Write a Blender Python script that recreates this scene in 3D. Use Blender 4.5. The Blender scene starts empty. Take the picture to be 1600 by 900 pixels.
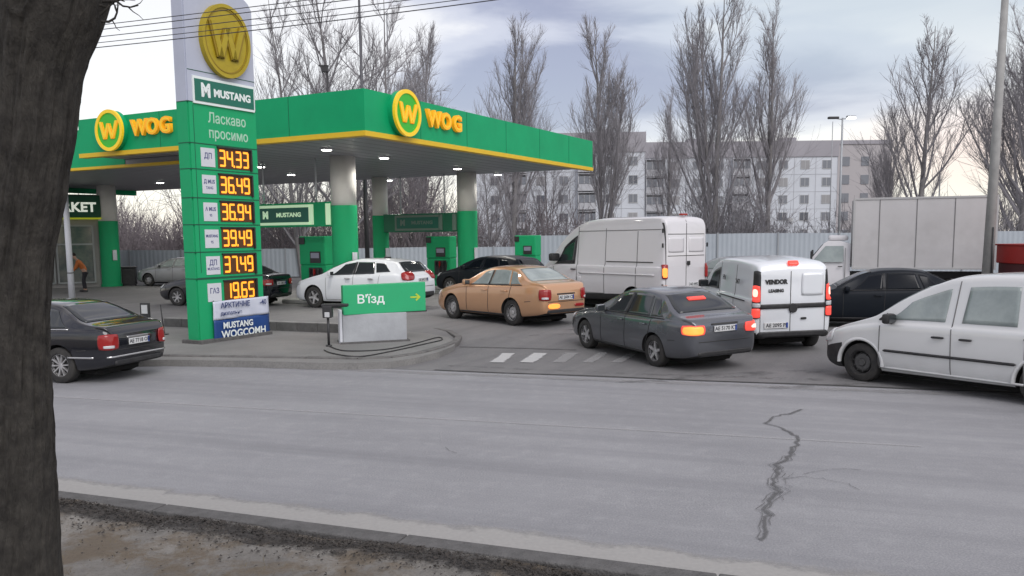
import bpy, bmesh, math, random
import numpy as np
from mathutils import Vector, Matrix
from mathutils.bvhtree import BVHTree
random.seed(7); rng = np.random.RandomState(11)
scene = bpy.context.scene
COL = scene.collection
rad = math.radians
# ------------------------------------------------------------------ camera
F = 1350.0; PITCH = rad(6.5); ROLL = rad(0.6); CAMH = 2.5; CX, CY = 800.0, 522.0
cd = bpy.data.cameras.new('camera'); cam = bpy.data.objects.new('camera', cd); COL.objects.link(cam)
cd.sensor_width = 36.0; cd.lens = F/1600*36.0; cd.shift_y = 72/1600; cd.clip_end = 3000; cd.clip_start = 0.05
cam.matrix_world = Matrix.Translation((0, 0, CAMH)) @ Matrix.Rotation(rad(90)-PITCH, 4, 'X') @ Matrix.Rotation(-ROLL, 4, 'Z')
scene.camera = cam
scene.render.resolution_x = 1024; scene.render.resolution_y = 576
scene.view_settings.view_transform = 'Standard'; scene.view_settings.look = 'None'
scene.view_settings.exposure = 0.15; scene.view_settings.gamma = 1
# ------------------------------------------------------------------ world
W = bpy.data.worlds.new('World'); scene.world = W; W.use_nodes = True
SUN_EL, SUN_AZ = rad(42), rad(152)
def build_world():
    nt = W.node_tree; nt.nodes.clear(); N = nt.nodes.new; L = nt.links.new
    out = N('ShaderNodeOutputWorld'); add = N('ShaderNodeAddShader'); L(add.outputs[0], out.inputs[0])
    bs = N('ShaderNodeBackground'); bs.inputs[1].default_value = 0.05
    sky = N('ShaderNodeTexSky'); sky.sky_type = 'NISHITA'; sky.sun_disc = False
    sky.sun_elevation = SUN_EL; sky.sun_rotation = SUN_AZ; L(sky.outputs[0], bs.inputs[0]); L(bs.outputs[0], add.inputs[0])
    bc = N('ShaderNodeBackground'); L(bc.outputs[0], add.inputs[1]); bc.inputs[1].default_value = 0.78
    tc = N('ShaderNodeTexCoord'); sep = N('ShaderNodeSeparateXYZ'); L(tc.outputs['Generated'], sep.inputs[0])
    def M(op, a, b=None, clamp=False):
        m = N('ShaderNodeMath'); m.operation = op; m.use_clamp = clamp
        for i, v in enumerate((a, b)):
            if v is None: continue
            if isinstance(v, (int, float)): m.inputs[i].default_value = v
            else: L(v, m.inputs[i])
        return m.outputs[0]
    el = sep.outputs[2]
    az = M('ARCTAN2', sep.outputs[0], sep.outputs[1])
    # flattened cloud layer coordinates
    cmb = N('ShaderNodeCombineXYZ')
    L(M('MULTIPLY', az, 2.6), cmb.inputs[0]); L(M('MULTIPLY', el, 9.0), cmb.inputs[1])
    n1 = N('ShaderNodeTexNoise'); n1.inputs['Scale'].default_value = 1.25; n1.inputs['Detail'].default_value = 7; n1.inputs['Roughness'].default_value = 0.52
    n1.inputs['Distortion'].default_value = 0.5
    mp = N('ShaderNodeMapping'); mp.inputs['Location'].default_value = (3.1, 1.7, 0.4); mp.inputs['Rotation'].default_value = (0, 0, 0.45)
    L(cmb.outputs[0], mp.inputs[0]); L(mp.outputs[0], n1.inputs['Vector'])
    def blob(a0, e0, ra, re, amp):
        da = M('DIVIDE', M('SUBTRACT', az, a0), ra); de = M('DIVIDE', M('SUBTRACT', el, e0), re)
        q = M('ADD', M('MULTIPLY', da, da), M('MULTIPLY', de, de))
        return M('MULTIPLY', M('MAXIMUM', M('SUBTRACT', 1.0, q), 0.0), amp)
    dens = M('MULTIPLY', M('SUBTRACT', n1.outputs[0], 0.5), 2.3)
    dens = M('ADD', dens, 0.30)
    for b in ((0.02, 0.22, 0.20, 0.10, 0.45), (0.20, 0.155, 0.34, 0.06, 0.62), (-0.35, 0.2, 0.35, 0.22, -0.55), (0.42, 0.25, 0.25, 0.09, -0.35), (0.1, 0.02, 2.4, 0.085, -0.42)):
        dens = M('ADD', dens, blob(*b))
    dens = M('ADD', dens, 0.0, True)
    r = N('ShaderNodeValToRGB'); L(dens, r.inputs[0]); r.color_ramp.interpolation = 'EASE'
    cr = r.color_ramp.elements
    cr[0].position = 0.05; cr[0].color = (0.95, 0.88, 0.81, 1)
    cr[1].position = 0.85; cr[1].color = (0.315, 0.285, 0.355, 1)
    e = cr.new(0.4); e.color = (0.62, 0.58, 0.61, 1)
    # blue clear patch, right; pink glow low right
    mixb = N('ShaderNodeMix'); mixb.data_type = 'RGBA'; L(r.outputs[0], mixb.inputs[6]); mixb.inputs[7].default_value = (0.55, 0.59, 0.59, 1)
    L(M('ADD', blob(0.42, 0.27, 0.36, 0.14, 0.85), 0.0, True), mixb.inputs[0])
    mixp = N('ShaderNodeMix'); mixp.data_type = 'RGBA'; L(mixb.outputs[2], mixp.inputs[6]); mixp.inputs[7].default_value = (1.0, 0.74, 0.64, 1)
    L(M('ADD', blob(0.50, 0.085, 0.17, 0.05, 0.85), 0.0, True), mixp.inputs[0])
    L(mixp.outputs[2], bc.inputs[0])
build_world()
sd = bpy.data.lights.new('sun', 'SUN'); sd.energy = 1.5; sd.angle = rad(42); sd.color = (1, 0.97, 0.96)
sun = bpy.data.objects.new('sun', sd); COL.objects.link(sun)
sdir = Vector((math.sin(SUN_AZ)*math.cos(SUN_EL), math.cos(SUN_AZ)*math.cos(SUN_EL), math.sin(SUN_EL)))
sun.rotation_euler = sdir.to_track_quat('Z', 'Y').to_euler()
# ------------------------------------------------------------------ measuring helpers
def ray(px, py):
    a = (px-CX)/F; b = (CY-py)/F; c, s = math.cos(ROLL), math.sin(ROLL)
    a, b = a*c+b*s, -a*s+b*c
    return (a, math.cos(PITCH)+b*math.sin(PITCH), -math.sin(PITCH)+b*math.cos(PITCH))
def G(px, py, z=0.0):
    r = ray(px, py); t = (z-CAMH)/r[2]; return Vector((r[0]*t, r[1]*t, z))
def at(px, py, Y):
    r = ray(px, py); t = Y/r[1]; return Vector((r[0]*t, Y, CAMH+r[2]*t))
# forecourt terrain: rises gently away from the road
E0 = Vector((-3.0, 16.5, 0)); ED = Vector((0.9546, -0.2978, 0)); EN = Vector((0.2978, 0.9546, 0))
def sm(t): t = max(0, min(1, t)); return t*t*(3-2*t)
def gz(x, y):
    t = (x-E0.x)*EN.x+(y-E0.y)*EN.y
    return 0.2*sm((t-1.5)/6.0) + (0.004 if t > 0 else 0)
# ------------------------------------------------------------------ materials
MATS = {}
def mat(name, color, rough=0.6, metal=0.0, emis=0.0, coat=0.0, noise=None, bump=None, spec=None, ecol=None, dirt=0.0):
    if name in MATS: return MATS[name]
    m = bpy.data.materials.new(name); m.use_nodes = True; nt = m.node_tree; N = nt.nodes.new; L = nt.links.new
    b = nt.nodes['Principled BSDF']; b.inputs['Roughness'].default_value = rough; b.inputs['Metallic'].default_value = metal
    b.inputs['Base Color'].default_value = (*color, 1)
    if coat: b.inputs['Coat Weight'].default_value = coat; b.inputs['Coat Roughness'].default_value = 0.04
    if spec is not None: b.inputs['Specular IOR Level'].default_value = spec
    if emis: b.inputs['Emission Color'].default_value = (*(ecol or color), 1); b.inputs['Emission Strength'].default_value = emis
    tc = N('ShaderNodeTexCoord')
    last = None
    if noise:   # (scale, color2, amount)
        n = N('ShaderNodeTexNoise'); n.inputs['Scale'].default_value = noise[0]; n.inputs['Detail'].default_value = 6; n.inputs['Roughness'].default_value = 0.65
        L(tc.outputs['Object'], n.inputs['Vector'])
        rp = N('ShaderNodeValToRGB'); rp.color_ramp.elements[0].position = 0.35; rp.color_ramp.elements[1].position = 0.68; L(n.outputs[0], rp.inputs[0])
        ml = N('ShaderNodeMath'); ml.operation = 'MULTIPLY'; ml.inputs[1].default_value = noise[2]; L(rp.outputs[0], ml.inputs[0])
        mx = N('ShaderNodeMix'); mx.data_type = 'RGBA'; mx.inputs[6].default_value = (*color, 1); mx.inputs[7].default_value = (*noise[1], 1)
        L(ml.outputs[0], mx.inputs[0]); last = mx.outputs[2]
    if dirt:   # road grime, patchy, thickest low on the body
        sp = N('ShaderNodeSeparateXYZ'); L(tc.outputs['Object'], sp.inputs[0])
        mr = N('ShaderNodeMapRange'); mr.inputs[1].default_value = 0.15; mr.inputs[2].default_value = 0.85; mr.inputs[3].default_value = 1.0; mr.inputs[4].default_value = 0.12; L(sp.outputs[2], mr.inputs[0])
        n = N('ShaderNodeTexNoise'); n.inputs['Scale'].default_value = 3.5; n.inputs['Detail'].default_value = 8; L(tc.outputs['Object'], n.inputs['Vector'])
        ml = N('ShaderNodeMath'); ml.operation = 'MULTIPLY'; L(mr.outputs[0], ml.inputs[0]); L(n.outputs[0], ml.inputs[1])
        m2 = N('ShaderNodeMath'); m2.operation = 'MULTIPLY'; m2.use_clamp = True; m2.inputs[1].default_value = dirt*1.6; L(ml.outputs[0], m2.inputs[0])
        mx = N('ShaderNodeMix'); mx.data_type = 'RGBA'
        if last is None: mx.inputs[6].default_value = (*color, 1)
        else: L(last, mx.inputs[6])
        mx.inputs[7].default_value = (0.13, 0.12, 0.11, 1); L(m2.outputs[0], mx.inputs[0]); last = mx.outputs[2]
        ra = N('ShaderNodeMapRange'); ra.inputs[3].default_value = rough; ra.inputs[4].default_value = min(1, rough+0.45); L(m2.outputs[0], ra.inputs[0]); L(ra.outputs[0], b.inputs['Roughness'])
        if coat:
            cw = N('ShaderNodeMapRange'); cw.inputs[3].default_value = coat; cw.inputs[4].default_value = 0.0; L(m2.outputs[0], cw.inputs[0]); L(cw.outputs[0], b.inputs['Coat Weight'])
    if last is not None: L(last, b.inputs['Base Color'])
    if bump:   # (scale, strength)
        n = N('ShaderNodeTexNoise'); n.inputs['Scale'].default_value = bump[0]; n.inputs['Detail'].default_value = 8; L(tc.outputs['Object'], n.inputs['Vector'])
        bp = N('ShaderNodeBump'); bp.inputs['Strength'].default_value = bump[1]; bp.inputs['Distance'].default_value = 0.02; L(n.outputs[0], bp.inputs['Height']); L(bp.outputs[0], b.inputs['Normal'])
    MATS[name] = m; return m
def ground_mat(name, c1, c2, c3, fine=60, big=0.35, rough=0.85, bump=0.35, streak=None):
    m = bpy.data.materials.new(name); m.use_nodes = True; nt = m.node_tree; N = nt.nodes.new; L = nt.links.new
    b = nt.nodes['Principled BSDF']; b.inputs['Roughness'].default_value = rough
    g = N('ShaderNodeNewGeometry')
    def noise(sc, det=6, vec=None, ro=0.6):
        n = N('ShaderNodeTexNoise'); n.inputs['Scale'].default_value = sc; n.inputs['Detail'].default_value = det; n.inputs['Roughness'].default_value = ro
        L(vec or g.outputs['Position'], n.inputs['Vector']); return n
    nb = noise(big, 7); nf = noise(fine, 4); nm = noise(fine*0.08, 6)
    def ramp(n, a, bb):
        r = N('ShaderNodeMapRange'); r.inputs[1].default_value = a; r.inputs[2].default_value = bb; L(n.outputs[0] if hasattr(n, 'outputs') else n, r.inputs[0]); return r.outputs[0]
    m1 = N('ShaderNodeMix'); m1.data_type = 'RGBA'; m1.inputs[6].default_value = (*c1, 1); m1.inputs[7].default_value = (*c2, 1); L(ramp(nb, 0.38, 0.62), m1.inputs[0])
    m2 = N('ShaderNodeMix'); m2.data_type = 'RGBA'; L(m1.outputs[2], m2.inputs[6]); m2.inputs[7].default_value = (*c3, 1)
    ml = N('ShaderNodeMath'); ml.operation = 'MULTIPLY'; L(ramp(nf, 0.42, 0.68), ml.inputs[0]); ml.inputs[1].default_value = 0.6
    ma = N('ShaderNodeMath'); ma.operation = 'ADD'; ma.use_clamp = True; L(ml.outputs[0], ma.inputs[0])
    mm = N('ShaderNodeMath'); mm.operation = 'MULTIPLY'; L(ramp(nm, 0.5, 0.8), mm.inputs[0]); mm.inputs[1].default_value = 0.35; L(mm.outputs[0], ma.inputs[1])
    L(ma.outputs[0], m2.inputs[0]); col = m2.outputs[2]
    if streak:   # lengthwise wear along the road direction: (angle, color, amount)
        mp = N('ShaderNodeMapping'); mp.vector_type = 'TEXTURE'; mp.inputs['Rotation'].default_value = (0, 0, streak[0]); mp.inputs['Scale'].default_value = (14, 0.55, 1)
        L(g.outputs['Position'], mp.inputs[0]); ns = noise(1.0, 5, mp.outputs[0])
        m3 = N('ShaderNodeMix'); m3.data_type = 'RGBA'; L(col, m3.inputs[6]); m3.inputs[7].default_value = (*streak[1], 1)
        mk = N('ShaderNodeMath'); mk.operation = 'MULTIPLY'; L(ramp(ns, 0.42, 0.7), mk.inputs[0]); mk.inputs[1].default_value = streak[2]; L(mk.outputs[0], m3.inputs[0]); col = m3.outputs[2]
    L(col, b.inputs['Base Color'])
    bp = N('ShaderNodeBump'); bp.inputs['Strength'].default_value = bump; bp.inputs['Distance'].default_value = 0.01
    L(nf.outputs[0], bp.inputs['Height']); L(bp.outputs[0], b.inputs['Normal'])
    MATS[name] = m; return m
# ------------------------------------------------------------------ object helpers
def mesh_obj(name, verts, faces, m, parent=None, smooth=False, mi=None, sharp=None):
    me = bpy.data.meshes.new(name); me.from_pydata([tuple(v) for v in verts], [], faces)
    for x in (m if isinstance(m, (list, tuple)) else [m]): me.materials.append(x)
    if mi is not None: me.polygons.foreach_set('material_index', mi)
    if smooth: me.polygons.foreach_set('use_smooth', [True]*len(me.polygons))
    me.update()
    if sharp: me.set_sharp_from_angle(angle=rad(sharp))
    o = bpy.data.objects.new(name, me); COL.objects.link(o)
    if parent: o.parent = parent
    return o
def bm_obj(name, bm, m, parent=None, smooth=False, sharp=None):
    me = bpy.data.meshes.new(name); bmesh.ops.recalc_face_normals(bm, faces=bm.faces); bm.to_mesh(me); bm.free()
    for x in (m if isinstance(m, (list, tuple)) else [m]): me.materials.append(x)
    if smooth: me.polygons.foreach_set('use_smooth', [True]*len(me.polygons))
    me.update()
    if sharp: me.set_sharp_from_angle(angle=rad(sharp))
    o = bpy.data.objects.new(name, me); COL.objects.link(o)
    if parent: o.parent = parent
    return o
def tag(o, label=None, cat=None, group=None, kind=None):
    if label: o['label'] = label
    if cat: o['category'] = cat
    if group: o['group'] = group
    if kind: o['kind'] = kind
    return o
def thing(name, label, cat, loc=(0, 0, 0), rz=0.0, group=None):
    o = bpy.data.objects.new(name, None); COL.objects.link(o); o.location = loc; o.rotation_euler = (0, 0, rz); o.empty_display_size = 0.2
    return tag(o, label, cat, group)
def copy_tree(o, parent=None):
    c = o.copy(); COL.objects.link(c)
    if parent: c.parent = parent
    for ch in list(o.children): copy_tree(ch, c)
    return c
def add_box(bm, c, s, mtx=None, bev=0.0, mi=0):
    r = bmesh.ops.create_cube(bm, size=1.0)
    vs = r['verts']
    for v in vs: v.co = Vector((v.co.x*s[0]+c[0], v.co.y*s[1]+c[1], v.co.z*s[2]+c[2]))
    if bev:
        es = list({e for v in vs for e in v.link_edges})
        rr = bmesh.ops.bevel(bm, geom=es, offset=bev, segments=2, profile=0.5, affect='EDGES'); vs = list({v for f in rr['faces'] for v in f.verts} | {v for v in vs if v.is_valid})
    fs = {f for v in vs for f in v.link_faces}
    for f in fs: f.material_index = mi
    if mtx is not None:
        for v in vs: v.co = mtx @ v.co
    return vs
def box(name, c, s, m, parent=None, bev=0.0, rz=0.0):
    bm = bmesh.new(); add_box(bm, (0, 0, 0), s, None, bev)
    o = bm_obj(name, bm, m, parent); o.location = c; o.rotation_euler = (0, 0, rz); return o
def add_cyl(bm, p0, p1, r0, r1=None, seg=12, cap=True):
    p0, p1 = Vector(p0), Vector(p1); r1 = r0 if r1 is None else r1
    q = (p1-p0).to_track_quat('Z', 'Y'); a = []; b = []
    for i in range(seg):
        t = 2*math.pi*i/seg; d = q @ Vector((math.cos(t), math.sin(t), 0)); a.append(bm.verts.new(p0+d*r0)); b.append(bm.verts.new(p1+d*r1))
    for i in range(seg):
        f = bm.faces.new((a[i], a[(i+1) % seg], b[(i+1) % seg], b[i])); f.smooth = True
    if cap: bm.faces.new(a[::-1]); bm.faces.new(b)
def cyl(name, p0, p1, r0, m, parent=None, r1=None, seg=16):
    bm = bmesh.new(); add_cyl(bm, p0, p1, r0, r1, seg); return bm_obj(name, bm, m, parent)
def tube_np(polys, sides):
    """polys: list of (pts Nx3, radii N). returns verts, faces"""
    V = []; Fc = []; n0 = 0
    for pts, rr in polys:
        pts = np.asarray(pts, float); n = len(pts)
        d = np.gradient(pts, axis=0); d /= (np.linalg.norm(d, axis=1)[:, None]+1e-9)
        ref = np.array([0.3, 0.9, 0.1]); a = np.cross(d, ref); a /= (np.linalg.norm(a, axis=1)[:, None]+1e-9); b = np.cross(d, a)
        for k in range(sides):
            t = 2*math.pi*k/sides; V.append(pts+(a*math.cos(t)+b*math.sin(t))*np.asarray(rr)[:, None])
        for i in range(n-1):
            for k in range(sides):
                k2 = (k+1) % sides; Fc.append((n0+k*n+i, n0+k2*n+i, n0+k2*n+i+1, n0+k*n+i+1))
        n0 += n*sides
    return np.concatenate(V), Fc
def text_mesh(name, body, size, m, parent, mtx, extrude=0.006, bold=0.0, sx=1.0, align='CENTER', spacing=1.0):
    cu = bpy.data.curves.new(name, 'FONT'); cu.body = body; cu.size = size; cu.extrude = extrude; cu.offset = bold; cu.align_x = align; cu.align_y = 'CENTER'; cu.space_character = spacing
    cu.resolution_u = 3
    o = bpy.data.objects.new(name, cu); COL.objects.link(o); dg = bpy.context.evaluated_depsgraph_get(); dg.update()
    me = bpy.data.meshes.new_from_object(o.evaluated_get(dg)); bpy.data.objects.remove(o)
    me.materials.clear(); me.materials.append(m)
    for v in me.vertices: v.co.x *= sx
    ob = bpy.data.objects.new(name, me); COL.objects.link(ob)
    if parent: ob.parent = parent
    ob.matrix_local = mtx; return ob
def frame_m(o, xdir, up=Vector((0, 0, 1))):
    """matrix with local X=xdir, local Y=up, local Z = outward"""
    x = Vector(xdir).normalized(); z = x.cross(up).normalized()
    M = Matrix.Identity(4)
    for i in range(3): M[i][0] = x[i]; M[i][1] = up[i]; M[i][2] = z[i]; M[i][3] = o[i]
    return M
# ------------------------------------------------------------------ shared materials
m_glass = mat('car_glass', (0.025, 0.03, 0.033), 0.05, spec=0.8)
m_glass_pale = mat('car_glass_pale', (0.22, 0.26, 0.255), 0.05, spec=0.9, noise=(1.6, (0.36, 0.41, 0.40), 0.9))
m_blk = mat('black_plastic', (0.018, 0.018, 0.02), 0.5, noise=(9, (0.05, 0.05, 0.05), 0.5))
m_tyre = mat('tyre_rubber', (0.022, 0.022, 0.023), 0.85, noise=(7, (0.06, 0.056, 0.05), 0.7))
m_rim = mat('alloy_rim', (0.55, 0.55, 0.56), 0.35, 0.4, noise=(9, (0.2, 0.19, 0.18), 0.7))
m_rim_dark = mat('steel_rim', (0.09, 0.09, 0.09), 0.5, 0.4)
m_hub = mat('rim_shadow_gap', (0.03, 0.03, 0.03), 0.6)
m_under = mat('underbody', (0.012, 0.012, 0.012), 0.9)
m_chrome = mat('chrome_trim', (0.6, 0.6, 0.6), 0.2, 0.9)
m_red = mat('red_lens', (0.30, 0.012, 0.012), 0.2, coat=0.5)
m_redlit = mat('lit_brake_lamp', (0.8, 0.05, 0.03), 0.3, emis=.62, ecol=(1.0, 0.10, 0.08))
m_redhot = mat('lit_brake_lamp_core', (1, 0.5, 0.4), 0.3, emis=1.25, ecol=(1.0, 0.55, 0.45))
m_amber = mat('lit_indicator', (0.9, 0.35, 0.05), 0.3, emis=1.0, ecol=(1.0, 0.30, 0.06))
m_lamp = mat('clear_lens', (0.55, 0.56, 0.57), 0.12, coat=0.6)
m_plate = mat('plate_white', (0.62, 0.63, 0.63), 0.4)
m_platet = mat('plate_text', (0.03, 0.03, 0.04), 0.5)
m_plateb = mat('plate_blue', (0.02, 0.06, 0.3), 0.5)
m_dark = mat('charcoal_metal', (0.03, 0.03, 0.032), 0.5)
# green of the station
m_green = mat('station_green', (0.004, 0.38, 0.15), 0.5, noise=(1.0, (0.003, 0.31, 0.125), 0.7), spec=0.25)
m_green2 = mat('station_green_panel', (0.014, 0.38, 0.15), 0.55, noise=(3, (0.02, 0.33, 0.135), 0.5), spec=0.25)
m_teal = mat('sign_teal', (0.01, 0.15, 0.10), 0.45)
m_yel = mat('station_yellow', (0.80, 0.52, 0.02), 0.5, noise=(3, (0.7, 0.44, 0.02), 0.5))
m_cream = mat('column_cream', (0.82, 0.81, 0.77), 0.55, noise=(2, (0.74, 0.72, 0.67), 0.5))
m_soffit = mat('soffit_panel', (0.30, 0.30, 0.33), 0.4, noise=(0.6, (0.25, 0.25, 0.27), 0.6))
m_white = mat('sign_white', (0.66, 0.68, 0.72), 0.5, noise=(2, (0.58, 0.60, 0.65), 0.5))
m_txtw = mat('lettering_white', (0.80, 0.86, 0.84), 0.5)
m_logo_y = mat('logo_yellow', (0.85, 0.58, 0.02), 0.4, emis=0.18, ecol=(1, 0.6, 0.02))
m_logo_o = mat('logo_orange', (0.90, 0.42, 0.01), 0.4, emis=0.22, ecol=(1, 0.42, 0.01))
m_logo_g = mat('logo_green', (0.03, 0.42, 0.03), 0.4, emis=0.1, ecol=(0.05, 0.6, 0.02))
m_coin = mat('coin_yellow', (0.43, 0.33, 0.015), 0.5, noise=(5, (0.34, 0.25, 0.01), 0.6))
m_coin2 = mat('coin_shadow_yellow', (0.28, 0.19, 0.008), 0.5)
m_led = mat('price_led', (1, 0.45, 0.03), 0.4, emis=1.15, ecol=(1.0, 0.27, 0.02))
m_ledbg = mat('led_panel', (0.10, 0.035, 0.008), 0.5)
m_conc = mat('concrete', (0.36, 0.36, 0.35), 0.85, noise=(3, (0.24, 0.24, 0.235), 0.7), bump=(40, 0.3))
m_kerb = mat('kerb_concrete', (0.135, 0.132, 0.13), 0.9, noise=(7, (0.075, 0.074, 0.072), 0.8), bump=(45, 0.9))
m_lampglow = mat('downlight_lens', (1, 1, 1), 0.4, emis=14.0, ecol=(1.0, 0.97, 0.9))
# ------------------------------------------------------------------ THE GROUND
def build_ground():
    m_g = ground_mat('earth_far', (0.10, 0.095, 0.085), (0.13, 0.12, 0.10), (0.16, 0.15, 0.13), 6, 0.05)
    o = mesh_obj('ground', [(-1500, -300, -0.06), (1500, -300, -0.06), (1500, 2000, -0.06), (-1500, 2000, -0.06)], [(0, 1, 2, 3)], m_g); tag(o, kind='structure')
    m_road = ground_mat('road_asphalt', (0.232, 0.234, 0.246), (0.282, 0.284, 0.296), (0.40, 0.40, 0.41), 55, 0.30, 0.82, 0.8, streak=(-rad(19.5), (0.185, 0.187, 0.200), 0.5))
    p = (G(92, 765, 0) + G(1100, 893, 0))/2; d = (G(1100, 893, 0)-G(92, 765, 0)).normalized(); n = Vector((-d.y, d.x, 0))
    if n.y < 0: n = -n
    a = p-d*70; b = p+d*70
    # road sheet from the near kerb to under the forecourt edge
    vs = [a-n*0.12, b-n*0.12, E0+ED*70+EN*0.3, E0-ED*70+EN*0.3]
    o = mesh_obj('road', vs, [(0, 1, 2, 3)], m_road); tag(o, kind='structure')
    # forecourt
    m_fc = ground_mat('forecourt_asphalt', (0.150, 0.148, 0.150), (0.19, 0.188, 0.188), (0.235, 0.23, 0.228), 38, 0.30, 0.8, 0.3, streak=(rad(60), (0.11, 0.11, 0.115), 0.5))
    V = []; Fc = []; ts = [0, .5, 1, 1.5, 2, 2.5, 3, 3.5, 4, 4.5, 5, 5.5, 6, 6.5, 7, 7.5, 8, 10, 75]; ss = [-70, -20, 0, 20, 80]
    for t in ts:
        for s in ss:
            q = E0+ED*s+EN*t; V.append((q.x, q.y, 0.2*sm((t-1.5)/6)+0.004))
    for i in range(len(ts)-1):
        for j in range(len(ss)-1):
            k = i*len(ss)+j; Fc.append((k, k+1, k+len(ss)+1, k+len(ss)))
    o = mesh_obj('forecourt', V, Fc, m_fc, smooth=True); tag(o, kind='structure')
    # kerb of the near verge, laid in stones
    pk = G(92, 766, 0.12); pk2 = G(1100, 892, 0.12); d = (pk2-pk).normalized(); n = Vector((d.y, -d.x, 0))
    if n.y > 0: n = -n
    bm = bmesh.new(); L = 2.45; x = -18.3
    while x < 14:
        jit = random.uniform(-.008, .008); q = pk+d*(x+L/2)+n*(0.10+jit); rot = Matrix.Rotation(math.atan2(d.y, d.x)+random.uniform(-.004, .004), 4, 'Z')
        add_box(bm, (0, 0, 0), (L-0.014, 0.20, 0.30), Matrix.Translation((q.x, q.y, -0.03+random.uniform(-.006, .006))) @ rot, 0.012); x += L
    tag(bm_obj('near_kerb', bm, m_kerb), kind='structure')
    # bare earth verge, lumpy
    m_v = bpy.data.materials.new('verge_earth'); m_v.use_nodes = True; nt = m_v.node_tree; N = nt.nodes.new; Lk = nt.links.new; b = nt.nodes['Principled BSDF']; b.inputs['Roughness'].default_value = 0.95
    g = N('ShaderNodeNewGeometry')
    def nz(sc, det=8, ro=0.65):
        q = N('ShaderNodeTexNoise'); q.inputs['Scale'].default_value = sc; q.inputs['Detail'].default_value = det; q.inputs['Roughness'].default_value = ro; Lk(g.outputs['Position'], q.inputs['Vector']); return q
    def mixc(fac, c1, c2, lo, hi, amt=1.0):
        r = N('ShaderNodeMapRange'); r.inputs[1].default_value = lo; r.inputs[2].default_value = hi; r.inputs[4].default_value = amt; Lk(fac, r.inputs[0])
        x = N('ShaderNodeMix'); x.data_type = 'RGBA'; Lk(r.outputs[0], x.inputs[0])
        for i, c in ((6, c1), (7, c2)):
            if isinstance(c, tuple): x.inputs[i].default_value = (*c, 1)
            else: Lk(c, x.inputs[i])
        return x.outputs[2]
    c = mixc(nz(0.9).outputs[0], (0.18, 0.172, 0.16), (0.29, 0.275, 0.25), 0.42, 0.6)
    c = mixc(nz(1.3, 9, 0.75).outputs[0], c, (0.17, 0.135, 0.095), 0.46, 0.56, 0.9)
    c = mixc(nz(34, 6, 0.8).outputs[0], c, (0.08, 0.07, 0.06), 0.52, 0.7, 0.7)
    at_ = N('ShaderNodeAttribute'); at_.attribute_name = 'damp'
    sc = N('ShaderNodeMath'); sc.operation = 'MULTIPLY_ADD'; Lk(nz(7, 9, 0.8).outputs[0], sc.inputs[0]); sc.inputs[1].default_value = 1.5; Lk(at_.outputs['Fac'], sc.inputs[2])
    c = mixc(sc.outputs[0], c, (0.045, 0.042, 0.04), 1.12, 1.42, 0.9)
    Lk(c, b.inputs['Base Color'])
    bp = N('ShaderNodeBump'); bp.inputs['Strength'].default_value = 0.9; bp.inputs['Distance'].default_value = 0.03; Lk(nz(22, 9, 0.8).outputs[0], bp.inputs['Height']); Lk(bp.outputs[0], b.inputs['Normal'])
    V = []; Fc = []; damp = []; nx, ny = 260, 90; k0 = pk
    from mathutils import noise as mn
    for j in range(ny+1):
        w = 0.20 + 12*(j/ny)**1.8
        for i in range(nx+1):
            s = -22+40*i/nx; q = k0+d*s+n*w
            h = 0.10+0.05*mn.noise(Vector((q.x*1.1, q.y*1.1, 0)))+0.028*mn.noise(Vector((q.x*6, q.y*6, 3)))+0.012*mn.noise(Vector((q.x*19, q.y*19, 5)))
            h += 0.03*math.exp(-((w-.55)/.3)**2)*(1+mn.noise(Vector((q.x*4, q.y*4, 9))))
            if j == 0: h = 0.06
            V.append((q.x, q.y, h)); damp.append(0.72*math.exp(-((w-.40)/.27)**2))
    for j in range(ny):
        for i in range(nx):
            k = j*(nx+1)+i; Fc.append((k, k+1, k+nx+2, k+nx+1))
    o = mesh_obj('verge', V, Fc, m_v, smooth=True); tag(o, kind='structure')
    at2 = o.data.attributes.new('damp', 'FLOAT', 'POINT'); at2.data.foreach_set('value', damp)
    # leaf litter and clods near the kerb (uncountable)
    V = []; Fc = []; m_l = mat('dead_leaves', (0.055, 0.048, 0.042), 0.9, noise=(14, (0.03, 0.027, 0.025), 0.8))
    for k in range(12000):
        w = 0.24+abs(random.gauss(0, .22)) if random.random() < .8 else random.uniform(.3, 5); s = random.uniform(-6, 6.5); q = k0+d*s+n*w
        z = 0.115+0.05*mn.noise(Vector((q.x*1.1, q.y*1.1, 0)))+0.03*math.exp(-((w-.55)/.3)**2)
        r = random.uniform(.005, .020); a0 = random.uniform(0, 6.3); i0 = len(V)
        for t in range(4):
            V.append((q.x+r*math.cos(a0+t*1.57)*(1 if t % 2 else .6), q.y+r*math.sin(a0+t*1.57)*(1 if t % 2 else .6), z+random.uniform(-.004, .014)))
        Fc.append((i0, i0+1, i0+2, i0+3))
    tag(mesh_obj('leaf_litter', V, Fc, m_l), 'dead leaves and crumbs of earth lying along the near kerb', 'leaf litter', kind='stuff')
    V = []; Fc = []; m_l = mat('dry_grass', (0.20, 0.165, 0.09), 0.9, noise=(5, (0.12, 0.10, 0.055), 0.8))
    for k in range(6500):
        w = random.uniform(.75, 5.5); s = random.uniform(-6, 6.5); q = k0+d*s+n*w
        if mn.noise(Vector((q.x*.9, q.y*.9, 7))) < 0.0 and random.random() < .9: continue
        z = 0.09+0.05*mn.noise(Vector((q.x*1.1, q.y*1.1, 0))); hgt = random.uniform(.02, .06); a0 = random.uniform(0, 6.3); i0 = len(V); lx, ly = random.gauss(0, .03), random.gauss(0, .03)
        V += [(q.x-.003*math.cos(a0), q.y-.003*math.sin(a0), z), (q.x+.003*math.cos(a0), q.y+.003*math.sin(a0), z), (q.x+lx, q.y+ly, z+hgt)]
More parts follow.
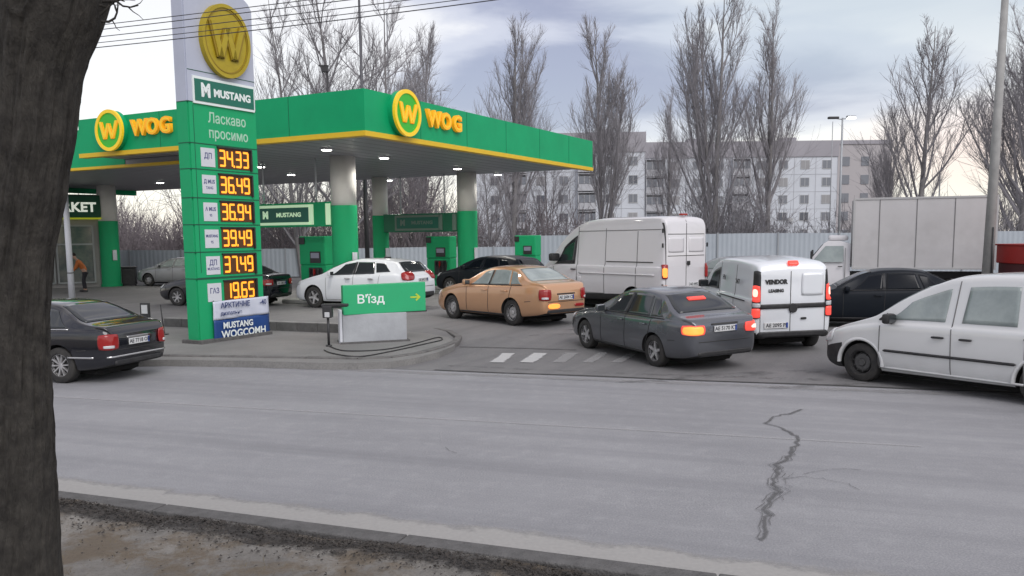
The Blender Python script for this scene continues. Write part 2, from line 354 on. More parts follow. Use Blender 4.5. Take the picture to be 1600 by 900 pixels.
        Fc.append((i0, i0+1, i0+2))
    tag(mesh_obj('dry_grass', V, Fc, m_l), 'short dry grass blades growing on the bare verge', 'grass', kind='stuff')
    # dusty gutter beside near kerb: sheet with feathered noise edge
    def feather(name, c, c2, edge_scale, dens, lo=0.35, hi=0.65, streak=None):
        m = bpy.data.materials.new(name); m.use_nodes = True; nt = m.node_tree; N = nt.nodes.new; Lk = nt.links.new; b = nt.nodes['Principled BSDF']; b.inputs['Roughness'].default_value = 0.9
        out = nt.nodes['Material Output']; tr = N('ShaderNodeBsdfTransparent'); ms = N('ShaderNodeMixShader'); Lk(ms.outputs[0], out.inputs[0]); Lk(tr.outputs[0], ms.inputs[1]); Lk(b.outputs[0], ms.inputs[2])
        g = N('ShaderNodeNewGeometry'); a = N('ShaderNodeAttribute'); a.attribute_name = 'edge'
        q = N('ShaderNodeTexNoise'); q.inputs['Scale'].default_value = edge_scale; q.inputs['Detail'].default_value = 9; q.inputs['Roughness'].default_value = .7; Lk(g.outputs['Position'], q.inputs['Vector'])
        ad = N('ShaderNodeMath'); ad.operation = 'ADD'; Lk(q.outputs[0], ad.inputs[0]); Lk(a.outputs['Fac'], ad.inputs[1])
        r = N('ShaderNodeMapRange'); r.inputs[1].default_value = lo+.5; r.inputs[2].default_value = hi+.5; r.inputs[4].default_value = dens; Lk(ad.outputs[0], r.inputs[0]); Lk(r.outputs[0], ms.inputs[0])
        x = N('ShaderNodeMix'); x.data_type = 'RGBA'; x.inputs[6].default_value = (*c, 1); x.inputs[7].default_value = (*c2, 1)
        q2 = N('ShaderNodeTexNoise'); q2.inputs['Scale'].default_value = 25; q2.inputs['Detail'].default_value = 5; Lk(g.outputs['Position'], q2.inputs['Vector']); Lk(q2.outputs[0], x.inputs[0]); Lk(x.outputs[2], b.inputs['Base Color'])
        return m
    def strip(name, pts, widths, m, z, profile=(0, 1, 1, 0), zf=None):
        V = []; Fc = []; ed = []; k = len(profile)
        for i, p in enumerate(pts):
            a = pts[max(0, i-1)]; c = pts[min(len(pts)-1, i+1)]; t = (c-a); t.z = 0; t.normalize(); nn = Vector((-t.y, t.x, 0))
            for j in range(k):
                q = p+nn*(widths[i]*(j/(k-1)-.5)); V.append((q.x, q.y, (zf(q.x, q.y) if zf else 0)+z)); ed.append(profile[j])
        for i in range(len(pts)-1):
            for j in range(k-1): v = i*k+j; Fc.append((v, v+k, v+k+1, v+1))
        o = mesh_obj(name, V, Fc, m); a = o.data.attributes.new('edge', 'FLOAT', 'POINT'); a.data.foreach_set('value', ed); return tag(o, kind='structure')
    m_dust = feather('gutter_dust', (0.43, 0.42, 0.40), (0.31, 0.305, 0.295), 2.2, 0.9)
    e = [G(92, 767, 0), G(545, 819, 0), G(1100, 894, 0)]; dd = (e[2]-e[0]).normalized(); nn = Vector((-dd.y, dd.x, 0)); nn = nn if nn.y > 0 else -nn
    P = [e[0]+dd*s+nn*0.20 for s in range(-20, 21)]
    strip('gutter_strip', P, [0.72]*len(P), m_dust, 0.004, (1.0, .95, .55, .0) if True else None)
    m_dust2 = feather('far_edge_dust', (0.37, 0.365, 0.36), (0.30, 0.30, 0.30), 1.6, 0.6)
    P = [E0+ED*s-EN*0.32 for s in range(-12, 30)]
    strip('road_far_edge_strip', P, [0.6]*len(P), m_dust2, 0.008, (0, .5, .55, 0))
    m_tar = feather('tar_joint', (0.05, 0.05, 0.05), (0.09, 0.09, 0.088), 5, 0.9)
    P = [E0+ED*s+EN*(0.03+.03*math.sin(s*1.7)) for s in np.arange(1.6, 30, .7)]
    strip('joint_line', P, [0.10]*len(P), m_tar, 0.012, (.15, .8, .8, .15))
    P = [E0+ED*s+EN*(0.5+.06*math.sin(s*.9)) for s in np.arange(1.6, 24, .7)]
    strip('joint_line', P, [0.5]*len(P), feather('tar_smear', (0.09, 0.09, 0.09), (0.12, 0.12, 0.118), 2.4, 0.6), 0.010, (0, .35, .4, 0))
    # far seam seen at the mouth of the forecourt
    P = [G(x, y, .03) for x, y in ((718, 543), (800, 545), (900, 548))]
    strip('joint_line', P, [0.07]*3, m_tar, 0.014, (.2, .8, .8, .2), gz)
    m_line = feather('worn_lane_paint', (0.48, 0.48, 0.47), (0.38, 0.38, 0.38), 6, 0.42)
    P = [G(600, 650)*(1-t)+G(1350, 693)*t for t in np.linspace(-1.2, 1.1, 40)]
    for q in P: q.z = 0
    strip('lane_marking', P, [0.11]*len(P), m_line, 0.006, (.1, .7, .7, .1))
    m_ck = feather('crack_tar', (0.085, 0.085, 0.085), (0.13, 0.13, 0.13), 16, 0.6, .40, .62)
    main = [(1255, 640), (1232, 648), (1208, 652), (1194, 662), (1222, 670), (1240, 680), (1250, 688), (1238, 700), (1234, 712), (1216, 722), (1219, 735), (1210, 745), (1208, 757), (1222, 769), (1206, 780), (1197, 792), (1199, 805), (1192, 820), (1195, 838), (1190, 852)]
    ck = []
    for i in range(len(main)-1):
        a = G(*main[i]); b = G(*main[i+1])
        for t in (0, .33, .66): ck.append(a.lerp(b, t)+Vector((random.gauss(0, .018), random.gauss(0, .02), 0)))
    for k_, (w0, w1, off) in enumerate(((.05, .10, 0), (.015, .035, .045), (.012, .03, -.05), (.01, .02, .11))):
        seq = ck if k_ == 0 else [q+Vector((off*(1+random.gauss(0, .25)), random.gauss(0, .01), 0)) for q in ck[(14, 20, 24, 30)[k_]:(57, 52, 55, 44)[k_]]]
        strip('road_crack', seq, [random.uniform(w0, w1) for _ in seq], m_ck, 0.010+.001*k_, (.0, .72, .72, .0))
    for br in ([(1218, 748), (1260, 745), (1300, 752), (1330, 758), (1345, 772)], [(1250, 740), (1300, 733), (1370, 738)], [(700, 700), (720, 712), (735, 708)][:2]):
        ck = []
        for i in range(len(br)-1):
            a = G(*br[i]); b = G(*br[i+1])
            for t in (0, .33, .66): ck.append(a.lerp(b, t)+Vector((random.gauss(0, .02), random.gauss(0, .03), 0)))
        strip('road_crack', ck, [random.uniform(.015, .035) for _ in ck], m_ck, 0.010, (.0, .6, .6, .0))
    # worn crossing bars
    m_z = feather('worn_crossing_paint', (0.66, 0.66, 0.65), (0.5, 0.5, 0.5), 5, 0.8)
    m_z2 = feather('very_worn_crossing_paint', (0.5, 0.5, 0.5), (0.4, 0.4, 0.4), 5, 0.45)
    for i, (x0, x1, x2, x3) in enumerate(((760, 792, 812, 778), (806, 840, 860, 828), (858, 888, 908, 880), (905, 930, 952, 935), (950, 975, 1000, 985))):
        a, b, c_, d_ = G(x0, 567), G(x1, 568), G(x2, 554), G(x3, 554)
        p0 = (a+b)/2; p1 = (c_+d_)/2; strip('crossing_bar', [p0.lerp(p1, t) for t in (0, .5, 1)], [(b-a).length*.8]*3, m_z if i < 2 else m_z2, 0.014, (.3, 1, 1, .3), gz)
    # patches of mud/oil on the forecourt
    m_oil = feather('forecourt_stain', (0.075, 0.075, 0.075), (0.11, 0.11, 0.11), 1.8, 0.6)
    for px, py, w in ((1050, 590, .9), (1200, 580, 1.4), (840, 530, 1.2), (700, 500, 1.0), (980, 520, 1.3), (1260, 600, .9)):
        q = G(px, py, .05); strip('forecourt_stain', [q+Vector((t*w, t*.2*w, 0)) for t in np.linspace(-1.3, 1.3, 9)], [w*.8*math.cos(t*1.1) for t in np.linspace(-1.3, 1.3, 9)], m_oil, 0.009, (0, .35, .4, 0), gz)
    # island pavement with rounded nose
    zi = 0.13; m_pv = ground_mat('island_pavement', (0.20, 0.197, 0.19), (0.25, 0.245, 0.235), (0.15, 0.148, 0.145), 30, 0.7, 0.85, 0.35)
    front = [(-60, 560), (100, 565), (265, 562), (400, 564), (500, 567), (560, 567), (610, 565), (650, 559), (685, 550), (708, 541), (713, 534), (700, 527), (670, 521), (640, 518)]
    back = [(560, 515), (480, 512), (400, 508), (250, 500), (-60, 490)]
    P = [G(x, y, zi) for x, y in front+back]; n_ = len(P)
    bm = bmesh.new(); t_ = [bm.verts.new(p) for p in P]; b_ = [bm.verts.new((p.x, p.y, -.05)) for p in P]; bm.faces.new(t_)
    for i in range(n_): bm.faces.new((t_[i], b_[i], b_[(i+1) % n_], t_[(i+1) % n_]))
    tag(bm_obj('pavement', bm, m_pv), kind='structure')
    # kerb stones round the island
    m_kf = mat('island_kerb', (0.17, 0.165, 0.16), 0.9, noise=(5, (0.09, 0.088, 0.085), 0.9), bump=(25, 0.5))
    bm = bmesh.new(); pts = [G(x, y, 0) for x, y in [(-60, 563), (265, 566), (400, 568), (560, 571), (610, 569), (655, 562), (690, 552), (712, 543), (717, 535), (702, 526), (670, 520)]]
    for i in range(len(pts)-1):
        a, b2 = pts[i], pts[i+1]; ln = (b2-a).length; k = max(1, round(ln/1.0)); an = math.atan2(b2.y-a.y, b2.x-a.x)
        for j in range(k):
            q = a.lerp(b2, (j+.5)/k); add_box(bm, (0, 0, 0), (ln/k-.012+(.03 if ln < 1 else 0), .16, .26), Matrix.Translation((q.x, q.y, 0.03+random.uniform(-.004, .004))) @ Matrix.Rotation(an, 4, 'Z'), .02)
    tag(bm_obj('island_kerb', bm, m_kf), kind='structure')
    # raised back kerb
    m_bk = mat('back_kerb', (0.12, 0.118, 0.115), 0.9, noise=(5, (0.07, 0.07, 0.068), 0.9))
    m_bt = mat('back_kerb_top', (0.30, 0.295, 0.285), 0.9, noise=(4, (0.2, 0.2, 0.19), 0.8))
    bm = bmesh.new(); a = G(232, 515, .13)+EN*.75; b2 = G(540, 527, .13)+EN*.75; a = a-(b2-a)*0.02; ln = (b2-a).length; an = math.atan2(b2.y-a.y, b2.x-a.x); k = 10
    for j in range(k):
        q = a.lerp(b2, (j+.5)/k); M_ = Matrix.Translation((q.x, q.y, 0.20)) @ Matrix.Rotation(an, 4, 'Z')
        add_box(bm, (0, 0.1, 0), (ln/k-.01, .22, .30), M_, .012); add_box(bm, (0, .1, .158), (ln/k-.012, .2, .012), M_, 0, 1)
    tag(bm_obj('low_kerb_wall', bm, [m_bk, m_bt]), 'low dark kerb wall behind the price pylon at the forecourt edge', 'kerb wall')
build_ground()
# ------------------------------------------------------------------ VEHICLES
def pchip(keys):
    xs = np.array([k[0] for k in keys], float); ys = np.array([k[1] for k in keys], float); h = np.diff(xs); dl = np.diff(ys)/h; m = np.zeros(len(xs))
    for i in range(1, len(xs)-1):
        if dl[i-1]*dl[i] > 0: w1 = 2*h[i]+h[i-1]; w2 = h[i]+2*h[i-1]; m[i] = (w1+w2)/(w1/dl[i-1]+w2/dl[i])
    m[0] = dl[0]; m[-1] = dl[-1]
    def f(x):
        x = min(max(x, xs[0]), xs[-1]); i = min(int(np.searchsorted(xs, x, 'right'))-1, len(xs)-2); i = max(i, 0); t = (x-xs[i])/h[i]
        return float(ys[i]*(1+2*t)*(1-t)**2+h[i]*m[i]*t*(1-t)**2+ys[i+1]*t*t*(3-2*t)+h[i]*m[i+1]*t*t*(t-1))
    return f
class Car:
    """Lofted body shell plus conforming glass, lamps and trim. local x forward, y left, z up, origin at ground centre."""
    def __init__(s, name, label, cat, S, paint, xform, group=None, glass=None, lower=None, lowfn=None):
        s.seamm = m_seam_l if paint in (P_WHITE, P_VAN, P_SILV) else m_hub; s.S = S; s.L = S['L']; s.W = S['W']; s.glass = glass or m_glass; s.paint = paint
        s.zl, s.zb, s.zt, s.w, s.wr = (pchip(S[k]) for k in ('zl', 'zb', 'zt', 'w', 'wr'))
        s.root = thing(name, label, cat, group=group); s.place(*xform)
        s.R = S.get('R', .315); s.ax = (S['fa'], S['fa']+S['wb'])
        L = s.L; xs = set(np.linspace(0, L, S.get('n', 64)).tolist()) | {0.02, 0.05, 0.1, 0.16, L-.02, L-.05, L-.1, L-.16}
        for k in ('zt', 'w'): xs |= {a for a, b in S[k]}
        xs = sorted(xs); out = [xs[0]]
        for x in xs[1:]:
            if x-out[-1] > .012: out.append(x)
        out[-1] = L
        V = []; m = None
        for x in out:
            r = s.section(x); m = len(r); V += [(L/2-x, y, z) for y, z in r]
        n = len(out); Fc = [(i*m+j, i*m+(j+1) % m, (i+1)*m+(j+1) % m, (i+1)*m+j) for i in range(n-1) for j in range(m)]
        Fc.append(tuple(range(m))[::-1]); Fc.append(tuple((n-1)*m+j for j in range(m)))
        s.bvh = BVHTree.FromPolygons([Vector(v) for v in V], Fc)
        bm = bmesh.new(); bv = [bm.verts.new(v) for v in V]
        for f in Fc: bm.faces.new([bv[i] for i in f])
        bmesh.ops.recalc_face_normals(bm, faces=bm.faces)
        for f in bm.faces:
            f.smooth = True; c = f.calc_center_median(); x = L/2-c.x
            if c.z < s.zl(x)+.035 and abs(f.normal.z) > .6: f.material_index = 2
            elif lowfn and lowfn(x, c.z, c.y): f.material_index = 1
        me = bpy.data.meshes.new('body'); bm.to_mesh(me); bm.free()
        lw = lower or m_blk
        for q in (paint, lw, m_under): me.materials.append(q)
        body = bpy.data.objects.new('body', me); COL.objects.link(body)
        # wheel arches cut out of the shell
        cb = bmesh.new()
        for ax in s.ax:
            for sg in (1, -1):
                yo = sg*(s.W/2+.3); yi = sg*(s.W/2-.30); add_cyl(cb, (L/2-ax, yo, s.R*1.0), (L/2-ax, yi, s.R*1.0), s.R+S.get('gap', .055), seg=28)
        for f in cb.faces: f.material_index = 2
        bmesh.ops.recalc_face_normals(cb, faces=cb.faces); cme = bpy.data.meshes.new('cut'); cb.to_mesh(cme); cb.free()
        for q in (paint, lw, m_under): cme.materials.append(q)
        co = bpy.data.objects.new('cut', cme); COL.objects.link(co)
        md = body.modifiers.new('b', 'BOOLEAN'); md.object = co; md.operation = 'DIFFERENCE'; md.solver = 'EXACT'
        dg = bpy.context.evaluated_depsgraph_get(); dg.update(); nm = bpy.data.meshes.new_from_object(body.evaluated_get(dg)); body.modifiers.clear(); body.data = nm
        bpy.data.objects.remove(co); nm.set_sharp_from_angle(angle=rad(38)); body.parent = s.root; s.body = body
        s.wheels(S.get('rim', 'alloy'))
        zf = s.zl(L*.5); bm = bmesh.new(); add_box(bm, (s.X(L*.5), 0, (zf+.02+.125)/2), (L-1.0, s.W*.60, zf+.02-.125), None, .02); bm_obj('underfloor_shade_box', bm, m_under, s.root)  # black box added below the floor to deepen the shade under the car
    def place(s, ref, kind, heading, px=None):
        """kind: which local point sits at the ground point ref"""
        h = Vector((heading[0], heading[1], 0)).normalized(); lft = Vector((-h.y, h.x, 0)); S = s.S
        loc = {'fl': (S['L']/2-S['fa'], S['W']/2-.08), 'rl': (S['L']/2-S['fa']-S['wb'], S['W']/2-.08), 'rcl': (-S['L']/2, S['W']/2), 'c': (0, 0)}[kind]
        sc = S.get('scale', 1.0); o = Vector((ref[0], ref[1], 0))-h*loc[0]*sc-lft*loc[1]*sc
        f = o+h*1.3; r = o-h*1.3; a = o+lft*.75; b = o-lft*.75; pit = math.atan2(gz(f.x, f.y)-gz(r.x, r.y), 2.6); rol = math.atan2(gz(a.x, a.y)-gz(b.x, b.y), 1.5)
        o.z = (gz(f.x, f.y)+gz(r.x, r.y))/2-.004
        s.root.matrix_world = Matrix.Translation(o) @ Matrix.Rotation(math.atan2(h.y, h.x), 4, 'Z') @ Matrix.Rotation(-pit, 4, 'Y') @ Matrix.Rotation(rol, 4, 'X') @ Matrix.Diagonal((sc, sc, sc*S.get('zs', 1.0), 1))
    def edge(s, x):
        zb, zt = s.zb(x), s.zt(x); h = max(zt-zb, .012); hm = s.S.get('hm', .42); k = min(1, h/hm); w = s.w(x); wt = w*.94
        return (wt-(wt-min(s.wr(x), wt))*k, zt-min(.16*h+.004, .11), h)
    def section(s, x):
        w, zl, zb, zt = s.w(x), s.zl(x), s.zb(x), s.zt(x); ey, ez, h = s.edge(x); zm = zl+.42*(zb-zl); tb = s.S.get('tumble', .05)
        c = [(0, zl), (w*.55, zl), (w*.86, zl+.004), (w*.945, zl+.05), (w*.985, zl+.16*(zb-zl)+.03), (w, zm), (w*(1-tb*.2), zb-.16*(zb-zl)), (w*(1-tb*.55), zb-.035), (w*.945, zb), (w*.94-(w*.94-ey)*.12, zb+(ez-zb)*.14), (w*.94-(w*.94-ey)*.5, zb+(ez-zb)*.52), (w*.94-(w*.94-ey)*.86, zb+(ez-zb)*.88), (ey*.985, ez+.3*(zt-ez)), (ey*.90, ez+.66*(zt-ez)), (ey*.62, zt-.10*(zt-ez)), (ey*.3, zt-.02*(zt-ez)), (0, zt)]
        r = []; P = np.array(c); sub = 2
        for i in range(len(P)-1):
            p0 = P[max(i-1, 0)]; p1 = P[i]; p2 = P[i+1]; p3 = P[min(i+2, len(P)-1)]
            for k in range(sub):
                t = k/sub; cat_ = .5*((2*p1)+(-p0+p2)*t+(2*p0-5*p1+4*p2-p3)*t*t+(-p0+3*p1-3*p2+p3)*t**3); q = cat_*.6+(p1+(p2-p1)*t)*.4; r.append((float(q[0]), float(q[1])))
        r.append((0.0, float(P[-1][1]))); r[0] = (0.0, zl)
        full = r+[(-y, z) for y, z in r[1:-1]][::-1]
        return full
    def patch(s, name, fn, d, m, nu=8, nv=6, off=.005, parent=None, rnd=0.0):
        """fn(u,v)->point (0..1), projected along d onto the shell"""
        d = Vector(d).normalized(); pts = []; idx = {}; V = []
        for j in range(nv+1):
            for i in range(nu+1):
                u, v = 2*i/nu-1, 2*j/nv-1
                if rnd: uu = u*math.sqrt(1-v*v/2); vv = v*math.sqrt(1-u*u/2); u = u*(1-rnd)+uu*rnd; v = v*(1-rnd)+vv*rnd
                p = Vector(fn((u+1)/2, (v+1)/2)); hit, nn, _, _ = s.bvh.ray_cast(p-d*3, d, 6)
                if hit is None: continue
                if nn.dot(d) > 0: nn = -nn
                idx[(i, j)] = len(V); V.append(hit+nn*off)
        Fc = [(idx[(i, j)], idx[(i+1, j)], idx[(i+1, j+1)], idx[(i, j+1)]) for j in range(nv) for i in range(nu) if all(k in idx for k in ((i, j), (i+1, j), (i+1, j+1), (i, j+1)))]
        if not Fc: return None
        # close the rim back to the shell so it is a solid lens
        o = mesh_obj(name, V, Fc, m, parent or s.root, smooth=True)
        md = o.modifiers.new('t', 'SOLIDIFY'); md.thickness = off*1.6; md.offset = 0
        # orient outwards
        if Fc and o.data.polygons[0].normal.dot(d) > 0: o.data.flip_normals()
        return o
    def X(s, x): return s.L/2-x
    def side_win(s, name, xb0, xt0, xb1, xt1, side, zlo=.035, zhi=.035, m=None, off=.005, z0=None):
        def fn(u, v):
            xb = xb0+(xb1-xb0)*u; xt = xt0+(xt1-xt0)*u; x = xb+(xt-xb)*v; lo = (s.zb(x) if z0 is None else z0)+zlo; hi = s.edge(x)[1]-zhi
            # follow straight pillars: height fraction v
            return (s.X(x), 0, lo+(hi-lo)*v)
        return s.patch(name, lambda u, v: (fn(u, v)[0], side*2, fn(u, v)[2]), (0, -side, 0), m or s.glass, 12, 8, off)
    def top_win(s, name, x0, x1, inset=.05, m=None, off=.006, ins2=None):
        ins2 = inset if ins2 is None else ins2
        def fn(u, v):
            x = x0+(x1-x0)*v; y = s.edge(x)[0]-(inset+(ins2-inset)*v); return (s.X(x), (2*u-1)*y, 3)
        return s.patch(name, fn, (0, 0, -1), m or s.glass, 12, 10, off)
    def rect(s, name, x0, x1, z0, z1, side, m, off=.006, rnd=0, z0b=None, z1b=None, nu=6, nv=4, parent=None):
        """patch on the flank"""
        a = z0 if z0b is None else z0b; b = z1 if z1b is None else z1b
        return s.patch(name, lambda u, v: (s.X(x0+(x1-x0)*u), side*2, (z0+(a-z0)*u)*(1-v)+(z1+(b-z1)*u)*v), (0, -side, 0), m, nu, nv, off, parent, rnd)
    def rear(s, name, y0, y1, z0, z1, m, off=.006, rnd=0, front=False, ang=0.0, nu=6, nv=4, parent=None, top=None):
        """patch seen from behind (or front); ang swings the projection round the corner"""
        sg = -1 if not front else 1; d = Vector((-sg*math.cos(ang), -math.sin(ang)*(1 if (y0+y1) > 0 else -1), 0)); t = Vector((-d.y, d.x, 0)); t = t if t.y > 0 else -t
        c = Vector((sg*s.L/2, (y0+y1)/2, 0)); hw = (y1-y0)/2
        return s.patch(name, lambda u, v: c+t*((2*u-1)*hw*((1-v)+(top or 1)*v))+Vector((0, 0, z0+(z1-z0)*v)), d, m, nu, nv, off, parent, rnd)
    def seam(s, segs, side, w=.010):
        o = None
        for k, (x0, z0, x1, z1) in enumerate(segs):
            dx, dz = x1-x0, z1-z0; l = math.hypot(dx, dz); nx, nz = -dz/l*w/2, dx/l*w/2; n = max(4, int(l/.06))
            p = s.patch('door_seam', lambda u, v: (s.X(x0+dx*u+nx*(2*v-1)), side*2, z0+dz*u+nz*(2*v-1)), (0, -side, 0), s.seamm, n, 1, .0035)
            if p is None: continue
            if o is None: o = p
            else:
                bm = bmesh.new(); bm.from_mesh(o.data); bm.from_mesh(p.data); bm.to_mesh(o.data); bm.free(); bpy.data.objects.remove(p)
        return o
    def wheels(s, kind):
        R, tw = s.R, s.S.get('tw', .205)
        # tyre: lathe profile
        prof = [(.60*R, -.38), (.66*R, -.5), (.93*R, -.5), (.985*R, -.42), (R, -.2), (R, .2), (.985*R, .42), (.93*R, .5), (.66*R, .5), (.60*R, .38)]
        V = []; Fc = []; n = 36
        for i in range(n):
            t = 2*math.pi*i/n; V += [(r*math.cos(t), w*tw, r*math.sin(t)) for r, w in prof]
        k = len(prof)
        for i in range(n):
            for j in range(k): Fc.append((i*k+j, ((i+1) % n)*k+j, ((i+1) % n)*k+(j+1) % k, i*k+(j+1) % k))
        first = mesh_obj('wheel', V, Fc, m_tyre, s.root, smooth=True, sharp=45)
        bm = bmesh.new(); rr = .655*R
        add_cyl(bm, (0, tw*.10, 0), (0, tw*.12, 0), rr, seg=28)
        for f in bm.faces: f.material_index = 1
        nf = len(bm.faces)
        # outer lip ring
        for i in range(28):
            a, b = 2*math.pi*i/28, 2*math.pi*(i+1)/28; q = []
            for (r, y) in ((rr, tw*.40), (rr*.93, tw*.43), (rr*.90, tw*.12)):
                q.append([bm.verts.new((r*math.cos(t), y, r*math.sin(t))) for t in (a, b)])
            for u in range(2): bm.faces.new((q[u][0], q[u][1], q[u+1][1], q[u+1][0]))
        ns = {'alloy': 5, 'alloy7': 7, 'multi': 10, 'steel': 0, 'cap': 0}[kind]
        for i in range(ns):
            a = 2*math.pi*i/ns+.3; w0, w1 = (.13, .085) if ns == 5 else (.085, .06) if ns == 7 else (.05, .035)
            M_ = Matrix.Rotation(-a, 4, 'Y'); pts = [(.12*rr, -w0*rr*1.3), (.95*rr, -w1*rr*1.2), (.95*rr, w1*rr*1.2), (.12*rr, w0*rr*1.3)]
            t_ = [bm.verts.new(M_ @ Vector((x, tw*(.40 if x > .5*rr else .33), z))) for x, z in pts]; b_ = [bm.verts.new(M_ @ Vector((x, tw*.14, z))) for x, z in pts]
            bm.faces.new(t_)
            for j in range(4): bm.faces.new((t_[j], t_[(j+1) % 4], b_[(j+1) % 4], b_[j]))
        if ns: add_cyl(bm, (0, tw*.14, 0), (0, tw*.36, 0), rr*.22, rr*.18, 12)
        else:
            add_cyl(bm, (0, tw*.12, 0), (0, tw*.26, 0), rr*.86, rr*.60, 24); add_cyl(bm, (0, tw*.26, 0), (0, tw*.36, 0), rr*.34, rr*.26, 12)
            for i in range(10):
                a = 2*math.pi*i/10; add_box(bm, (0, 0, 0), (rr*.16, .01, rr*.09), Matrix.Rotation(-a, 4, 'Y') @ Matrix.Translation((rr*.70, tw*.235, 0)) @ Matrix.Rotation(.5, 4, 'Z'), 0, 1)
        rim = bm_obj('rim', bm, [m_rim_dark if kind == 'steel' else m_rim, m_hub], first)
        tr = s.S.get('track', s.W/2-tw/2-.035)
        first.location = (s.X(s.ax[0]), tr, R); st = s.S.get('steer', 0); first.rotation_euler = (0, .4, st)
        for ax, sg in ((s.ax[0], -1), (s.ax[1], 1), (s.ax[1], -1)):
            c = copy_tree(first, s.root); c.location = (s.X(ax), sg*tr, R); c.rotation_euler = (0, random.uniform(0, 2), (math.pi if sg < 0 else 0)+(st if ax == s.ax[0] else 0))
    def mirror(s, x, z, m=None, sz=1.0, both=True):
        for sg in (1, -1) if both else (1,):
            bm = bmesh.new(); y = s.w(x)*.93
            add_box(bm, (s.X(x)+.02, sg*(y+.11*sz), z+.07*sz), (.11*sz, .20*sz, .14*sz), None, .03*sz); add_box(bm, (s.X(x)+.03, sg*(y+.0), z+.02), (.06, .12, .04), None, .01)
            o = bm_obj('mirror', bm, m or s.paint, s.root, smooth=True, sharp=40)
            bm = bmesh.new(); add_box(bm, (s.X(x)-.040*sz, sg*(y+.11*sz), z+.07*sz), (.008, .16*sz, .105*sz)); bm_obj('mirror_glass', bm, m_glass, o)
    def handle(s, x, z, side, m=None):
        p = s.rect('door_handle', x-.09, x+.09, z-.016, z+.016, side, m or s.paint, .028, .3); return p
    def plate(s, z, y=0.0, front=False, w=.52, txt='AE 4715 KH'):
        sg = 1 if front else -1; hit = s.bvh.ray_cast(Vector((sg*5, y, z)), Vector((-sg, 0, 0)), 10)[0]
        if hit is None: return
        bm = bmesh.new(); add_box(bm, (hit.x+sg*.018, y, z), (.02, w, .112), None, .004); o = bm_obj('licence_plate', bm, m_plate, s.root)
        bm = bmesh.new(); add_box(bm, (hit.x+sg*.0295, y+(-sg)*-(w/2-.025)*1, z), (.003, .04, .104)); bm_obj('plate_band', bm, m_plateb, o)
        xd = Vector((0, -1, 0)) if not front else Vector((0, 1, 0)); text_mesh('plate_characters', txt, .10, m_platet, o, frame_m((hit.x+sg*.030, y, z), xd), .001, .002)
    def lamp(s, name, m, side, **k): pass
def paint(name, c, metal=0.0, rough=.32, dirt=.5): return mat('paint_'+name, c, rough, metal, coat=.9, dirt=dirt)
def sedan_spec(L=4.67, W=1.81, H=1.46, wb=2.69, fa=.90, trunk=1.02, **k):
    f = H/1.46; b = lambda x: x*L/4.67
    S = dict(L=L, W=W, wb=wb, fa=fa, hm=.40,
        zl=[(0, .30), (b(.3), .20), (b(.9), .19), (L-.9, .21), (L-.25, .27), (L, .33)],
        zb=[(0, .52), (b(.08), .60), (b(.35), .72), (b(.9), .82), (b(1.45), .90), (b(2.3), .93), (b(3.3), .96), (b(4.0), .985), (L-.22, trunk-.05), (L-.06, trunk-.10), (L, trunk-.20)],
        zt=[(0, .54), (b(.08), .63), (b(.35), .76), (b(.9), .90), (b(1.38), .985), (b(1.75), 1.17*f), (b(2.15), 1.36*f), (b(2.55), 1.445*f), (b(2.95), H), (b(3.4), 1.425*f), (b(3.75), 1.29*f), (b(4.08), 1.12*f), (b(4.28), trunk+.045), (L-.12, trunk+.01), (L-.03, trunk-.06), (L, trunk-.14)],
        w=[(0, W*.33), (.04, W*.385), (.15, W*.43), (b(.45), W*.475), (b(1.0), W*.495), (b(2), W*.5), (b(3.4), W*.5), (L-.7, W*.487), (L-.25, W*.452), (L-.06, W*.415), (L, W*.37)],
        wr=[(0, W*.44), (b(1.4), W*.43), (b(1.9), W*.36), (b(2.6), W*.335), (b(3.4), W*.335), (b(4.1), W*.40), (L, W*.42)])
    S.update(k); return S
